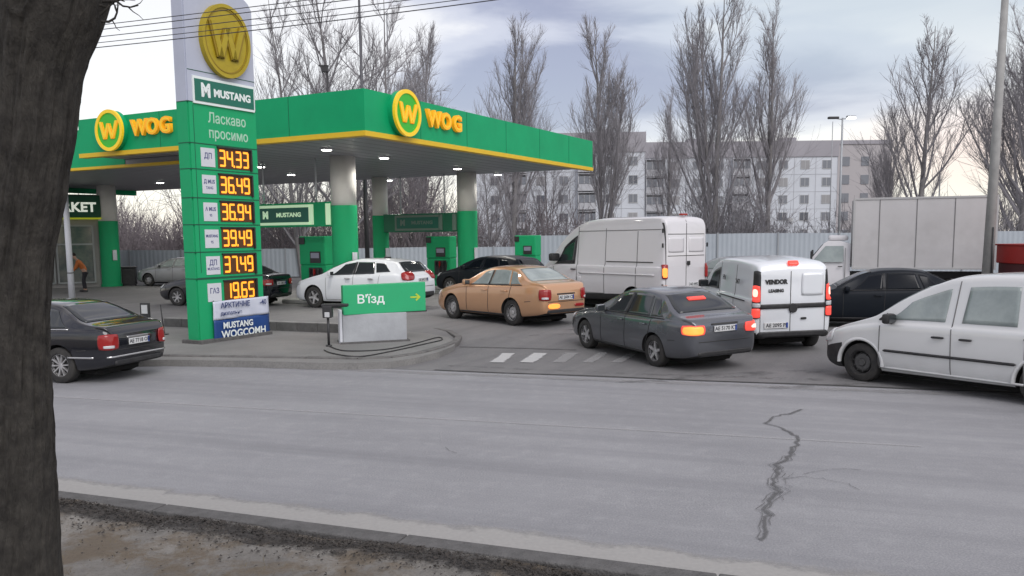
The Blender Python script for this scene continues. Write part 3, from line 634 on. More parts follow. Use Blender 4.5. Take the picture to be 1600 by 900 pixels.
def dress_sedan(c, lit=0, amber=False, plate_z=.78, plate='AE 4715 KH', lamp_z=(.70, .90), trunk=1.02, lampw=.42, chrome=False, black_b=False, badge=True, hsurface=None):
    L = c.L; b = lambda x: x*L/4.67
    c.top_win('windshield', b(1.47), b(2.28), .07, ins2=.06); rw = c.top_win('rear_window', b(3.52), b(4.14), .07, ins2=.12)
    for sg in (1, -1):
        c.side_win('side_window', b(1.80), b(2.22), b(2.52), b(2.55), sg, .03, .02); c.side_win('side_window', b(2.60), b(2.63), b(3.40), b(3.28), sg, .03, .02); c.side_win('side_window', b(3.46), b(3.34), b(3.86), b(3.52), sg, .03, .03)
        c.rect('pillar_trim', b(2.53), b(2.59), .97, 1.34*c.S['zt'][8][1]/1.46, sg, m_blk, .0055)
        c.rect('belt_trim', b(1.75), b(3.9), .935, .955, sg, m_chrome if chrome else m_blk, .007, z0b=.975, z1b=.992, nu=20, nv=1)
        c.seam([(b(1.62), .28, b(1.62), .88), (b(2.56), .27, b(2.58), .95), (b(3.42), .62, b(3.52), .97), (b(3.27), .29, b(3.42), .62), (b(1.62), .27, b(3.25), .27)], sg)
        c.seam([(.36, .70, .42, .55), (L-.42, .62, L-.62, .60)], sg, .012)
        for x in (2.42, 3.26): c.handle(b(x), .83, sg)
        c.rect('sill_moulding', b(1.3), b(3.3), .235, .27, sg, m_blk, .006, nu=16, nv=1)
        # headlamps and tail lamps wrap the corners
        y = sg*c.W*.40; c.rear('headlight', y-.24, y+.24, .60, .74, m_lamp, .012, .5, front=True, ang=.75, nu=12, nv=5)
        hw = lampw/2; tl = c.rear('taillight', y-hw, y+hw, lamp_z[0], lamp_z[1], m_redlit if lit else m_red, .012, .35, ang=.62, nu=14, nv=6)
        if amber == sg or amber == 2: c.rear('indicator', y-hw*.85, y+hw*.85, lamp_z[0]+.01, lamp_z[1]-.02, m_amber, .018, .5, ang=.62, nu=12, nv=5, parent=tl)
        elif lit: c.rear('lamp_core', y-hw*.45, y+hw*.5, lamp_z[0]+.05, lamp_z[1]-.06, m_redhot, .018, .8, ang=.5, nu=10, nv=5, parent=tl)
        else: c.rear('reflector', y-hw*.5, y+hw*.5, lamp_z[0]+.03, lamp_z[0]+.08, m_lamp, .016, .3, ang=.5, parent=tl)
    c.rear('grille', -.42, .42, .50, .66, m_blk, .008, .3, front=True, nu=10); c.rear('lower_intake', -.55, .55, .30, .42, m_blk, .006, .2, front=True, nu=10)
    c.rear('boot_seam', -.60, .60, .60, .612, m_hub, .004, nu=14, nv=1); c.rear('bumper_lip', -.62, .62, .34, .42, m_blk, .006, .1, nu=14)
    c.rear('boot_grip', -.30, .30, plate_z+.07, plate_z+.10, m_chrome if chrome else m_hub, .008, nu=6)
    c.mirror(b(1.72), .93); c.plate(plate_z, txt=plate); c.plate(.42, front=True, txt=plate)
    return rw
P_GRAY = paint('grey', (0.115, 0.123, 0.140), .55, .26, .2); P_GOLD = paint('bronze', (0.60, 0.34, 0.19), .4, .3, .15); P_BLACK = paint('black', (0.006, 0.007, 0.011), .0, .14, .0)
P_WHITE = paint('white', (0.76, 0.79, 0.82), 0, .3, .12); P_VAN = paint('van_white', (0.68, 0.67, 0.69), 0, .4, .28); P_SILV = paint('pale_silver', (0.70, 0.71, 0.71), .15, .3, .22); P_SILV2 = paint('silver', (0.36, 0.37, 0.38), .35, .35, .3)
P_NAVY = mat('paint_navy', (0.006, 0.009, 0.014), .35, 0, spec=.25)
m_tint = mat('tinted_glass', (0.004, 0.006, 0.009), .12, spec=.3)

m_seam_l = mat('panel_gap_pale', (0.17, 0.17, 0.17), .7)
def build_cars():
    # grey liftback at the forecourt mouth, left indicator and brakes lit
    p = G(1017, 572, .02)
    c = Car('grey_sedan', 'grey saloon with alloy wheels and glowing orange indicator, at the worn crossing', 'car', sedan_spec(H=1.49, R=.322, rim='alloy', scale=.97), P_GRAY, ((p.x+.1, p.y+.1), 'rl', (-.42, .91)))
    dress_sedan(c, lit=1, amber=1, plate='AE 5170 KT', plate_z=.84, lamp_z=(.74, .92), lampw=.42)
    c.rear('brake_strip', -.20, .20, 1.285, 1.325, m_redlit, .02, nu=6, nv=2)
    # bronze saloon queueing
    q = G(801, 508, .2)
    c = Car('bronze_sedan', 'bronze gold saloon with pale wheel trims between white hatchback and grey saloon', 'car', sedan_spec(4.51, 1.73, 1.43, 2.51, .87, 1.02, R=.315, rim='cap', scale=1.02, zs=1.045), P_GOLD, ((q.x-.0, q.y*1.0), 'rl', (-.65, .76)), glass=m_glass_pale)
    dress_sedan(c, lit=0, plate='AE 2604 CB', plate_z=.70, lamp_z=(.64, .90), lampw=.30)
    c.rear('bumper_patch', .22, .60, .44, .56, m_amber, .012, .7, ang=.2, nu=10, nv=6); c.rear('bumper_patch', -.62, -.30, .46, .54, m_red, .01, .6, nu=8)  # emissive amber patch on the left of the bumper, plain red one on the right
    # black saloon on the road, left edge
    p = G(97, 600)
    c = Car('black_sedan', 'black saloon driving off on the road beside the tree trunk, number plate pale', 'car', sedan_spec(4.78, 1.80, 1.47, 2.80, .95, 1.03, R=.33, rim='multi', scale=.97), P_BLACK, ((p.x-.05, p.y+.1), 'rl', (-.95, .31)))
    dress_sedan(c, chrome=True, plate='AE 7718 OB', plate_z=.73, lamp_z=(.62, .90), lampw=.34); c.rear('chrome_strip', -.74, .74, .475, .505, m_chrome, .012, nu=16, nv=1)
    for sg in (1, -1): c.rect('side_strip', 3.98, 4.5, .47, .50, sg, m_chrome, .01, nu=10, nv=1)
    # black car at the pumps behind the pylon
    p = G(278, 478, .2)
    c = Car('black_hatchback', 'black car passing behind the price pylon, its nose left and tail right of it', 'car', sedan_spec(4.5, 1.76, 1.46, 2.6, .86, 1.05, R=.315, rim='alloy7', scale=1.0), P_BLACK, ((p.x, p.y), 'fl', (-.95, .31)))
    dress_sedan(c, plate='AE 3380 IA', plate_z=.78, lamp_z=(.72, .92), lampw=.36)
    # dark car at right behind the small van
    p = G(1358, 508, .2)
    c = Car('dark_sedan', 'very dark saloon, its arched roof showing between lettered small van and silver van', 'car', sedan_spec(4.7, 1.80, 1.48, 2.7, .92, 1.02, R=.32, rim='alloy', scale=.96), P_NAVY, ((p.x, p.y), 'c', (-.96, .28)), glass=m_tint)
    dress_sedan(c, plate='AE 9052 HP')
    # white hatchback
    S = dict(L=4.36, W=1.82, wb=2.65, fa=.86, hm=.42, R=.325, rim='alloy', scale=1.05, zs=1.04,
        zl=[(0, .28), (.3, .20), (.9, .19), (3.5, .21), (4.1, .28), (4.36, .38)],
        zb=[(0, .54), (.08, .64), (.35, .78), (.85, .88), (1.4, .95), (2.3, .985), (3.2, 1.02), (3.8, 1.045), (4.15, 1.0), (4.30, .92), (4.36, .78)],
        zt=[(0, .56), (.08, .67), (.35, .82), (.8, .95), (1.15, 1.03), (1.6, 1.25), (2.05, 1.42), (2.5, 1.485), (3.1, 1.48), (3.6, 1.43), (3.85, 1.385), (4.02, 1.24), (4.18, 1.08), (4.30, .98), (4.36, .82)],
        w=[(0, .60), (.04, .70), (.15, .79), (.45, .87), (1.0, .90), (2, .91), (3.3, .905), (3.9, .88), (4.2, .81), (4.32, .74), (4.36, .67)],
        wr=[(0, .8), (1.2, .78), (1.8, .66), (2.5, .61), (3.6, .60), (4.1, .68), (4.36, .75)])
    p = G(492, 481, .2)
    c = Car('white_hatchback', 'clean white hatchback with large red tail lamps, behind the green entry sign', 'car', S, P_WHITE, ((p.x, p.y), 'fl', (-.90, .44)))
    c.top_win('windshield', 1.26, 2.10, .07, ins2=.06); c.top_win('rear_window', 3.86, 4.17, .10, ins2=.10)
    c.rear('rear_glass', -.52, .52, 1.10, 1.34, m_glass, .008, .25, nu=12, nv=8)
    for sg in (1, -1):
        c.side_win('side_window', 1.55, 1.98, 2.36, 2.38, sg, .03, .03); c.side_win('side_window', 2.45, 2.47, 3.16, 3.05, sg, .03, .03); c.side_win('side_window', 3.22, 3.11, 3.72, 3.45, sg, .06, .05)
        c.rect('pillar_trim', 2.37, 2.44, 1.02, 1.38, sg, m_blk, .006)
        c.seam([(1.36, .28, 1.36, .92), (2.38, .27, 2.40, 1.0), (3.12, .30, 3.3, .68), (3.3, .68, 3.36, 1.02), (1.36, .27, 3.1, .29)], sg)
        for x in (2.20, 3.06): c.handle(x, .90, sg, m_rim)
        y = sg*.78; c.rear('headlight', y-.26, y+.26, .68, .82, m_lamp, .012, .5, front=True, ang=.8, nu=12, nv=5)
        c.rear('taillight', y-.22, y+.20, .86, 1.10, m_red, .014, .55, ang=.75, nu=14, nv=8, top=1.0)
    c.rear('grille', -.5, .5, .36, .56, m_blk, .008, .3, front=True, nu=10); c.rear('bumper_lip', -.6, .6, .38, .50, m_blk, .008, .1, nu=14); c.rear('boot_seam', -.58, .58, .66, .672, m_hub, .004, nu=14, nv=1)
    c.mirror(1.62, .98); c.plate(.86, txt='AE 6413 EM'); c.plate(.45, front=True, txt='AE 6413 EM')
    bm = bmesh.new(); add_box(bm, (-.9, 0, 1.50), (.22, .12, .05), None, .02); bm_obj('roof_antenna', bm, m_blk, c.root)
    # silver hatchback far left, dark car between, pale car behind: same family of shells
    def hatch(name, label, pnt, ref, kind, head, scale=1.0, lit=0, glass=None, plate='AE 1189 BT', rim='cap'):
        S2 = dict(S); S2['scale'] = scale; S2['zs'] = 1.0; S2['rim'] = rim; c = Car(name, label, 'car', S2, pnt, (ref, kind, head), glass=glass)
        c.top_win('windshield', 1.26, 2.10, .07, ins2=.06); c.rear('rear_window', -.56, .56, 1.08, 1.34, c.glass, .008, .25, nu=12, nv=8)
        for sg in (1, -1):
            c.side_win('side_window', 1.55, 1.98, 2.36, 2.38, sg, .03, .03); c.side_win('side_window', 2.45, 2.47, 3.16, 3.05, sg, .03, .03); c.side_win('side_window', 3.22, 3.11, 3.72, 3.45, sg, .06, .05)
            c.seam([(1.36, .28, 1.36, .92), (2.38, .27, 2.40, 1.0), (3.12, .30, 3.3, .68), (3.3, .68, 3.36, 1.02)], sg)
            y = sg*.78; c.rear('headlight', y-.26, y+.26, .68, .82, m_lamp, .012, .5, front=True, ang=.8, nu=12, nv=5); c.rear('taillight', y-.20, y+.2, .84, 1.06, m_red, .014, .4, ang=.75, nu=12, nv=6)
            for x in (2.20, 3.06): c.handle(x, .90, sg)
        c.rear('grille', -.5, .5, .36, .56, m_blk, .008, .3, front=True, nu=10); c.mirror(1.62, .98); c.plate(.80, txt=plate); c.plate(.45, front=True, txt=plate); return c
    p = G(233, 447, .2); hatch('silver_hatchback', 'small silver hatchback parked beside the black rubbish bin in front of the far grey fence', P_SILV2, (p.x, p.y), 'fl', (-.96, .28), .95, glass=m_glass_pale)
    p = at(686, 430, 32.5); hatch('dark_hatchback', 'dark car half hidden between the white hatchback and the bronze saloon', P_NAVY, (p.x+1.9, 34.2), 'c', (-.80, .60), 1.04, plate='AE 5528 MM', rim='alloy7', glass=m_tint)
    hatch('pale_hatchback', 'pale grey hatchback half hidden between the tall white van and lettered small van', P_SILV2, (8.2, 32.5), 'c', (-.35, .94), .98, glass=m_glass_pale, plate='AE 8461 KX')
    # ---------------- small white van with lettering on its back door
    S = dict(L=4.15, W=1.74, wb=2.60, fa=.80, hm=.9, R=.31, rim='cap', tumble=.03, scale=.97, zs=1.08, gap=.05,
        zl=[(0, .28), (.3, .20), (.9, .20), (3.6, .24), (4.05, .30), (4.15, .34)],
        zb=[(0, .58), (.08, .70), (.4, .88), (.9, 1.0), (1.3, 1.04), (2.4, 1.06), (3.6, 1.08), (4.15, 1.08)],
        zt=[(0, .60), (.08, .74), (.4, .93), (.8, 1.06), (1.0, 1.16), (1.4, 1.48), (1.75, 1.70), (2.2, 1.79), (3.0, 1.82), (3.8, 1.80), (4.03, 1.77), (4.10, 1.73), (4.15, 1.62)],
        w=[(0, .62), (.04, .70), (.15, .78), (.5, .85), (1.0, .87), (2, .88), (3.8, .875), (4.02, .86), (4.11, .835), (4.15, .79)],
        wr=[(0, .8), (1.2, .76), (1.8, .74), (2.5, .76), (3.8, .755), (4.15, .72)])
    p = G(1180, 545, .05)
    c = Car('small_white_van', 'small white panel van with black lettering and lit brake lamps on its back', 'van', S, P_WHITE, ((4.87, 17.4), 'rcl', (-.115, .993)), lowfn=lambda x, z, y: z < .40 and (x > 3.7 or x < .5) or z < .30)
    c.top_win('windshield', 1.05, 1.72, .07); 
    for sg in (1, -1):
        c.side_win('side_window', 1.18, 1.56, 2.02, 2.04, sg, .04, .10); c.seam([(1.12, .32, 1.12, 1.0), (2.08, .32, 2.08, 1.68), (3.05, .32, 3.05, 1.68), (1.12, .32, 3.05, .32)], sg, .014)
        c.rect('side_moulding', .95, 3.1, .52, .60, sg, m_blk, .010, .1, nu=20); c.rect('slide_rail', 2.2, 3.7, 1.00, 1.02, sg, m_hub, .01, nu=12, nv=1); c.handle(2.2, .96, sg, m_blk)
        y = sg*.80; c.rear('headlight', y-.2, y+.2, .70, .92, m_lamp, .012, .4, front=True, ang=.8, nu=10, nv=5)
        blk = c.rear('taillight', y-.075, y+.08, .70, 1.62, m_blk, .010, .15, ang=.6, nu=6, nv=14)
        c.rear('brake_lens', y-.068, y+.072, 1.02, 1.34, m_redlit, .02, .3, ang=.6, nu=6, nv=8, parent=blk); c.rear('lamp_core', y-.04, y+.045, 1.12, 1.27, m_redhot, .03, .8, ang=.6, nu=8, nv=8, parent=blk)
        c.rear('clear_lens', y-.068, y+.072, .92, 1.0, m_lamp, .02, .2, ang=.6, parent=blk); c.rear('lower_lens', y-.068, y+.072, .72, .90, m_redlit, .02, .3, ang=.6, parent=blk)
    c.rear('door_belt', -.73, .73, .885, .975, m_blk, .012, .05, nu=18, nv=3); c.rear('badge', -.09, .09, .80, .98, m_blk, .022, .9, nu=10, nv=10)
    c.rear('door_seam', .045, .057, .36, 1.60, m_hub, .004, nu=1, nv=14); c.rear('door_seam', -.71, -.70, .40, 1.60, m_hub, .004, nu=1, nv=14); c.rear('door_seam', .70, .71, .40, 1.60, m_hub, .004, nu=1, nv=14)
    c.rear('door_handle', -.30, -.18, .66, .70, m_hub, .014, .3); c.rear('step_bumper', -.76, .76, .34, .44, m_blk, .03, .15, nu=16)
    c.rear('high_brake_lamp', -.11, .11, 1.70, 1.755, m_redlit, .03, .2, nu=6, nv=3); c.rear('pressing', -.66, -.18, 1.12, 1.56, P_WHITE, .006, .15, nu=8, nv=8)
    c.plate(.56, .36, txt='AE 2095 PI')
    hx = -c.L/2-.012
    text_mesh('lettering', 'VENDOR', .115, m_blk, c.root, frame_m((hx, .37, 1.40), (0, -1, 0)), .002, .008, 1.0); text_mesh('lettering', 'LEASING', .085, m_blk, c.root, frame_m((hx, .37, 1.23), (0, -1, 0)), .002, .004)
    text_mesh('side_lettering', 'HV', .15, m_dark, c.root, frame_m((c.X(2.5), .872, 1.38), (-1, 0, 0)), .002, .004); text_mesh('side_lettering', '24/7', .13, m_dark, c.root, frame_m((c.X(3.3), .872, 1.36), (-1, 0, 0)), .002, .004)
    c.mirror(1.28, 1.08, m_blk, 1.1)
    # ---------------- silver passenger van at the right edge
    S = dict(L=4.62, W=1.80, wb=2.85, fa=.80, hm=.62, R=.325, rim='steel', tumble=.03, scale=1.0, gap=.06,
        zl=[(0, .26), (.3, .19), (.9, .20), (4.0, .24), (4.5, .30), (4.62, .34)],
        zb=[(0, .56), (.08, .70), (.35, .86), (.8, .97), (1.3, 1.035), (2.4, 1.06), (4.0, 1.07), (4.62, 1.07)],
        zt=[(0, .58), (.08, .73), (.35, .90), (.75, 1.04), (1.0, 1.13), (1.45, 1.44), (1.9, 1.69), (2.35, 1.83), (3.2, 1.88), (4.2, 1.87), (4.45, 1.84), (4.56, 1.78), (4.62, 1.66)],
        w=[(0, .60), (.04, .70), (.15, .79), (.5, .87), (1.0, .895), (2, .90), (4.2, .895), (4.45, .88), (4.57, .85), (4.62, .80)],
        wr=[(0, .8), (1.2, .76), (1.9, .70), (2.5, .71), (4.3, .71), (4.62, .68)])
    p = G(1340, 598)
    c = Car('silver_van', 'silver passenger van with black wheels and side strip, cut off at the right edge', 'van', S, P_SILV, ((p.x+.12, p.y+.15), 'fl', (-.575, .82)), glass=m_glass_pale, lowfn=lambda x, z, y: (x < .42 and z < .60))
    c.top_win('windshield', 1.05, 1.82, .07)
    for sg in (1, -1):
        c.side_win('side_window', 1.22, 1.62, 2.20, 2.24, sg, .05, .08); c.side_win('side_window', 2.46, 2.52, 3.26, 3.24, sg, .05, .08); 
        qw = c.rect('quarter_glass', 1.10, 1.24, 1.06, 1.08, sg, m_blk, .006, z1b=1.19)
        c.seam([(1.14, .30, 1.14, .98), (2.34, .28, 2.32, 1.06), (2.32, 1.06, 2.36, 1.74), (3.40, .28, 3.40, 1.76), (1.14, .28, 3.40, .28), (4.55, .5, 4.55, 1.7)], sg, .014)
        c.rect('side_moulding', 1.22, 3.30, .56, .60, sg, m_blk, .012, .1, nu=20, nv=2); c.rect('slide_rail', 3.38, 4.45, .93, .975, sg, m_blk, .012, .1, nu=12, nv=2); c.rect('bright_sill', 1.2, 3.4, .285, .315, sg, m_chrome if False else P_SILV, .012, nu=16, nv=1)
        c.handle(2.13, .87, sg, m_blk); c.handle(2.56, .87, sg, m_blk)
        y = sg*.74; c.rear('headlight', y-.24, y+.22, .62, .84, m_lamp, .014, .45, front=True, ang=.8, nu=12, nv=6); c.rear('indicator_lens', y-.2, y+.0, .60, .66, m_red, .012, .4, front=True, ang=.8)
        y = sg*.80; c.rear('taillight', y-.08, y+.08, .75, 1.45, m_red, .012, .2, ang=.6, nu=6, nv=10)
    # arch flares
    for ax in c.ax:
        for sg in (1, -1):
            bm = bmesh.new(); n = 18; R0 = c.R+.055; q = []
            for i in range(n+1):
                t = math.pi*(-.02+1.04*i/n); ring = []
                for (dr, dy) in ((0, -.06), (0, .015), (.035, .012), (.055, -.015)):
                    ring.append(bm.verts.new((c.X(ax)+(R0+dr)*math.cos(t), sg*(c.w(ax)+dy), c.R+(R0+dr)*math.sin(t))))
                q.append(ring)
            for i in range(n):
                for j in range(3): bm.faces.new((q[i][j], q[i+1][j], q[i+1][j+1], q[i][j+1]))
            bm_obj('arch_lip', bm, P_SILV, c.root, smooth=True)
    c.mirror(1.36, 1.03, m_blk, 1.15); c.rear('grille', -.5, .5, .62, .74, m_blk, .01, .2, front=True, nu=10); c.plate(.45, front=True, txt='AE 0377 OA')
    # ---------------- tall white panel van
    S = dict(L=5.6, W=2.0, wb=3.5, fa=.98, hm=1.5, R=.345, rim='steel', tumble=.02, n=60, gap=.06, scale=1.04,
        zl=[(0, .35), (.3, .28), (.9, .26), (4.6, .34), (5.6, .40)],
        zb=[(0, .72), (.08, .86), (.4, 1.08), (.8, 1.22), (1.2, 1.30), (2.4, 1.32), (5.6, 1.32)],
        zt=[(0, .74), (.08, .90), (.35, 1.14), (.7, 1.32), (.95, 1.52), (1.4, 2.04), (1.75, 2.33), (2.15, 2.55), (2.6, 2.67), (3.3, 2.72), (5.1, 2.72), (5.42, 2.70), (5.54, 2.64), (5.6, 2.52)],
        w=[(0, .70), (.05, .80), (.2, .88), (.6, .95), (1.2, .985), (2, .995), (5.3, .99), (5.5, .975), (5.57, .95), (5.6, .91)],
        wr=[(0, .9), (1.2, .87), (1.8, .83), (2.6, .85), (5.4, .86), (5.6, .82)])
    rr = at(1035, 400, 24.6)
    c = Car('tall_white_van', 'tall long white panel van with lit indicator, the highest van in the queue', 'van', S, P_VAN, ((rr.x, 24.6), 'rcl', (-.63, .777)), lowfn=lambda x, z, y: z < .52)
    c.top_win('windshield', 1.0, 1.95, .09)
    for sg in (1, -1):
        c.side_win('side_window', 1.08, 1.56, 2.06, 2.14, sg, .02, .24, m=m_blk, off=.004); c.side_win('side_window', 1.20, 1.62, 2.00, 2.08, sg, .06, .29, off=.009); c.seam([(1.12, .5, 1.12, 1.25), (2.18, .5, 2.18, 2.5), (3.35, .5, 3.35, 2.4), (1.12, .5, 3.35, .5), (2.18, 2.32, 5.45, 2.34), (4.6, .6, 4.6, 2.3)], sg, .02)
        c.rect('side_pressing', 2.3, 5.3, 1.06, 1.10, sg, m_blk if False else P_VAN, .015, nu=20, nv=1); c.rect('slide_rail', 3.4, 5.2, 1.42, 1.445, sg, m_hub, .01, nu=12, nv=1); c.rect('fuel_flap', 2.22, 2.40, .80, .98, sg, P_VAN, .012, .3); c.handle(2.05, 1.18, sg, m_blk)
        y = sg*.90; tl = c.rear('taillight', y-.08, y+.07, .98, 1.38, m_red, .02, .2, ang=.62, nu=6, nv=12)
        if sg == 1: c.rear('indicator', y-.05, y+.06, 1.02, 1.28, m_amber, .03, .4, ang=.62, nu=6, nv=10, parent=tl)
        c.rear('headlight', sg*.74-.2, sg*.74+.2, .85, 1.1, m_lamp, .012, .5, front=True, ang=.8, nu=10)
    c.rear('door_seam', -.008, .008, .5, 2.6, m_hub, .004, nu=1, nv=20); 
    for y0, y1 in ((-.86, -.845), (.845, .86)): c.rear('door_seam', y0, y1, .55, 2.52, m_hub, .004, nu=1, nv=20)
    for z in (1.60, 2.20): c.rear('door_crease', -.78, .78, z, z+.016, m_hub, .004, nu=14, nv=1)
    c.rear('door_panel', .10, .76, 1.70, 2.12, P_VAN, .004, .15, nu=8, nv=8); c.rear('door_panel', -.76, -.10, 1.70, 2.12, P_VAN, .004, .15, nu=8, nv=8)
    c.rear('door_handle', -.12, -.03, 1.34, 1.46, m_blk, .03, .3); c.rear('step_bumper', -.88, .88, .42, .60, m_blk, .06, .1, nu=14); c.plate(.80, -.4, txt='AE 4492 TT')
    bm = bmesh.new(); add_box(bm, (-c.L/2+.12, 0, 2.75), (.10, .26, .06), None, .015); bm_obj('high_brake_lamp', bm, m_red, c.root)
    c.mirror(1.32, 1.42, m_blk, 1.7)
    for sg in (1, -1):
        bm = bmesh.new()
        for z in (.78, 1.9, 2.3): add_box(bm, (-c.L/2+.03, sg*.955, z), (.05, .03, .12), None, .008)
        bm_obj('door_hinge', bm, m_dark, c.root)
build_cars()

def build_truck():
    Y = 29.3; xl = (1330-800)/F*Y; bl = 4.25; z0 = gz(12, Y)
    m_box = mat('truck_box_panel', (0.58, 0.57, 0.575), .55, noise=(.7, (0.49, 0.48, 0.48), .7), dirt=.15)
    m_rib = mat('truck_box_rail', (0.45, 0.45, 0.45), .5)
    t = thing('box_truck', 'box truck with long dirty white cargo body and small cab behind the dark saloon', 'truck', (0, 0, z0)); ta = rad(-20); hs = Vector((math.cos(ta)*bl/2-math.sin(ta)*1.05, math.sin(ta)*bl/2+math.cos(ta)*1.05, 0)); t.location = Vector((xl+.05, Y, z0))+hs; t.rotation_euler = (0, 0, ta)
    h0, h1 = 1.05, 3.42; w = 2.1
    box('cargo_box', (0, 0, (h0+h1)/2), (bl, w, h1-h0), m_box, t, .015)
    bm = bmesh.new()
    for sg in (-1, 1):
        for k in range(1, 4): add_box(bm, (-bl/2+bl*(k*.265-.08)+.0, sg*(w/2+.004), (h0+h1)/2), (.025, .014, h1-h0-.1))
    bm_obj('panel_joint', bm, m_seam_l, t)
    bm = bmesh.new()
    for sg in (-1, 1):
        for z in (h0+.03, h1-.03): add_box(bm, (0, sg*(w/2+.008), z), (bl+.03, .03, .07), None, .006)
        for x in (-bl/2, bl/2): add_box(bm, (x, sg*(w/2+.006), (h0+h1)/2), (.07, .028, h1-h0), None, .006)
    bm_obj('edge_rail', bm, m_rib, t)
    bm = bmesh.new(); add_box(bm, (-.6, 0, .82), (bl+1.0, .8, .22)); add_box(bm, (.1, -.8, .62), (.9, .35, .4), None, .04)
    bm_obj('chassis', bm, m_dark, t)
    for sg in (-1, 1):
        bm = bmesh.new(); add_box(bm, (bl/2-.03, sg*.85, .75), (.05, .32, .14), None, .01); bm_obj('taillight', bm, m_red, t)
        box('mudflap', (bl/2-.4, sg*.85, .45), (.03, .35, .5), m_blk, t)
    # cab: loft of side profile
    m_cab = P_VAN; cx = -bl/2-.08; prof = [(0, .55), (0, 2.05), (-.35, 2.16), (-.72, 2.16), (-.86, 2.06), (-1.36, 1.36), (-1.50, 1.28), (-1.98, 1.12), (-2.16, .95), (-2.2, .5), (-1.9, .42), (-.2, .45)]
    bm = bmesh.new(); ring = []
    for y, sc in ((-.95, 0), (-.93, 1), (.93, 1), (.95, 0)):
        ring.append([bm.verts.new((cx+x*(1-.0), y*(1.0 if z < 1.4 else .90)*(1 if sc else .985), z+(0 if sc else -.02))) for x, z in prof])
    n = len(prof)
    for a in range(3):
        for j in range(n): bm.faces.new((ring[a][j], ring[a][(j+1) % n], ring[a+1][(j+1) % n], ring[a+1][j]))
    bm.faces.new(ring[0][::-1]); bm.faces.new(ring[3])
    cab = bm_obj('cab', bm, m_cab, t, smooth=True, sharp=30); cab.scale = (1.0, 1, .93)
    bm = bmesh.new(); add_box(bm, (cx-.4, 0, 2.26), (.65, 1.5, .20), Matrix.Translation((0, 0, 0)), .08); bm_obj('wind_deflector', bm, m_cab, cab)
    for sg in (-1, 1):
        V = [(cx-.22, sg*.885, 1.97), (cx-.80, sg*.885, 1.97), (cx-1.24, sg*.95, 1.38), (cx-.22, sg*.95, 1.38)]
        V = V+[(x, y+sg*.012, z) for x, y, z in V]
        o = mesh_obj('side_window', V, [(4, 5, 6, 7), (0, 1, 5, 4), (1, 2, 6, 5), (2, 3, 7, 6), (3, 0, 4, 7)], m_glass_pale, cab)
        box('mirror', (cx-1.25, sg*1.12, 1.62), (.07, .16, .34), m_blk, cab, .02); box('door_handle', (cx-.32, sg*.965, 1.22), (.14, .02, .03), m_blk, cab); box('headlight', (cx-2.14, sg*.72, .98), (.10, .28, .2), m_lamp, cab, .03)
        bm = bmesh.new(); add_box(bm, (cx-.16, sg*.945, 1.2), (.012, .03, 1.4)); add_box(bm, (cx-1.30, sg*.955, .98), (.012, .012, .75)); bm_obj('door_seam', bm, m_hub, cab)
    V = [(cx-.885, -.78, 2.02), (cx-.885, .78, 2.02), (cx-1.345, .84, 1.40), (cx-1.345, -.84, 1.40)]; V += [(x-.02, y, z+.012) for x, y, z in V]
    mesh_obj('windshield', V, [(4, 5, 6, 7), (0, 1, 5, 4), (1, 2, 6, 5), (2, 3, 7, 6), (3, 0, 4, 7)], m_glass, cab)
    R = .36
    def whl(x, y, dual):
        bm = bmesh.new(); sg = 1 if y > 0 else -1
        add_cyl(bm, (0, -.11, 0), (0, .11, 0), R, seg=28); o = bm_obj('wheel', bm, m_tyre, t, smooth=True, sharp=50)
        bm = bmesh.new(); add_cyl(bm, (0, sg*.11, 0), (0, sg*.125, 0), R*.6, R*.56, 20); add_cyl(bm, (0, sg*.125, 0), (0, sg*.16, 0), R*.22, R*.18, 12); bm_obj('rim', bm, m_rim_dark, o)
        o.location = (x, y, R)
    for sg in (-1, 1):
        whl(cx-1.45, sg*.82, 0); whl(bl/2-1.25, sg*.88, 1)
build_truck()
# ------------------------------------------------------------------ THE FILLING STATION
U = Vector((0.4732, 0.8810, 0)); Vv = Vector((-0.8810, 0.4732, 0)); UP = Vector((0, 0, 1))
ZB = 5.2
C0 = G(570, 204, ZB); C0.z = 0
def loc(u, v, z=0.0): return C0+U*u+Vv*v+UP*z
RU = math.atan2(U.y, U.x)     # local x along U
RC = Matrix.Rotation(RU, 4, 'Z')
def ubox(bm, u0, u1, v0, v1, z0, z1, bev=0, mi=0, root=None):
    """box in canopy axes, coordinates relative to root (a Vector) or world"""
    M_ = Matrix.Translation(C0-(root or Vector((0, 0, 0)))) @ RC
    add_box(bm, ((u0+u1)/2, (v0+v1)/2, (z0+z1)/2), (u1-u0, v1-v0, z1-z0), M_, bev, mi)
def wletter(bm, w, h, th, t):
    """a slanted W built of four strokes, in the local xy plane"""
    pts = [(-.5, .5), (-.27, -.5), (-.02, .38), (.20, -.5), (.5, .5)]
    for i in range(4):
        a = Vector((pts[i][0]*w, pts[i][1]*h, 0)); b = Vector((pts[i+1][0]*w, pts[i+1][1]*h, 0)); x = th/2
        vs = [bm.verts.new((p.x+dx, p.y, z)) for z in (0, t) for p, dx in ((a, -x), (a, x), (b, x), (b, -x))]
        for f in ((4, 5, 6, 7), (0, 1, 5, 4), (1, 2, 6, 5), (2, 3, 7, 6), (3, 0, 4, 7)): bm.faces.new([vs[k] for k in f])
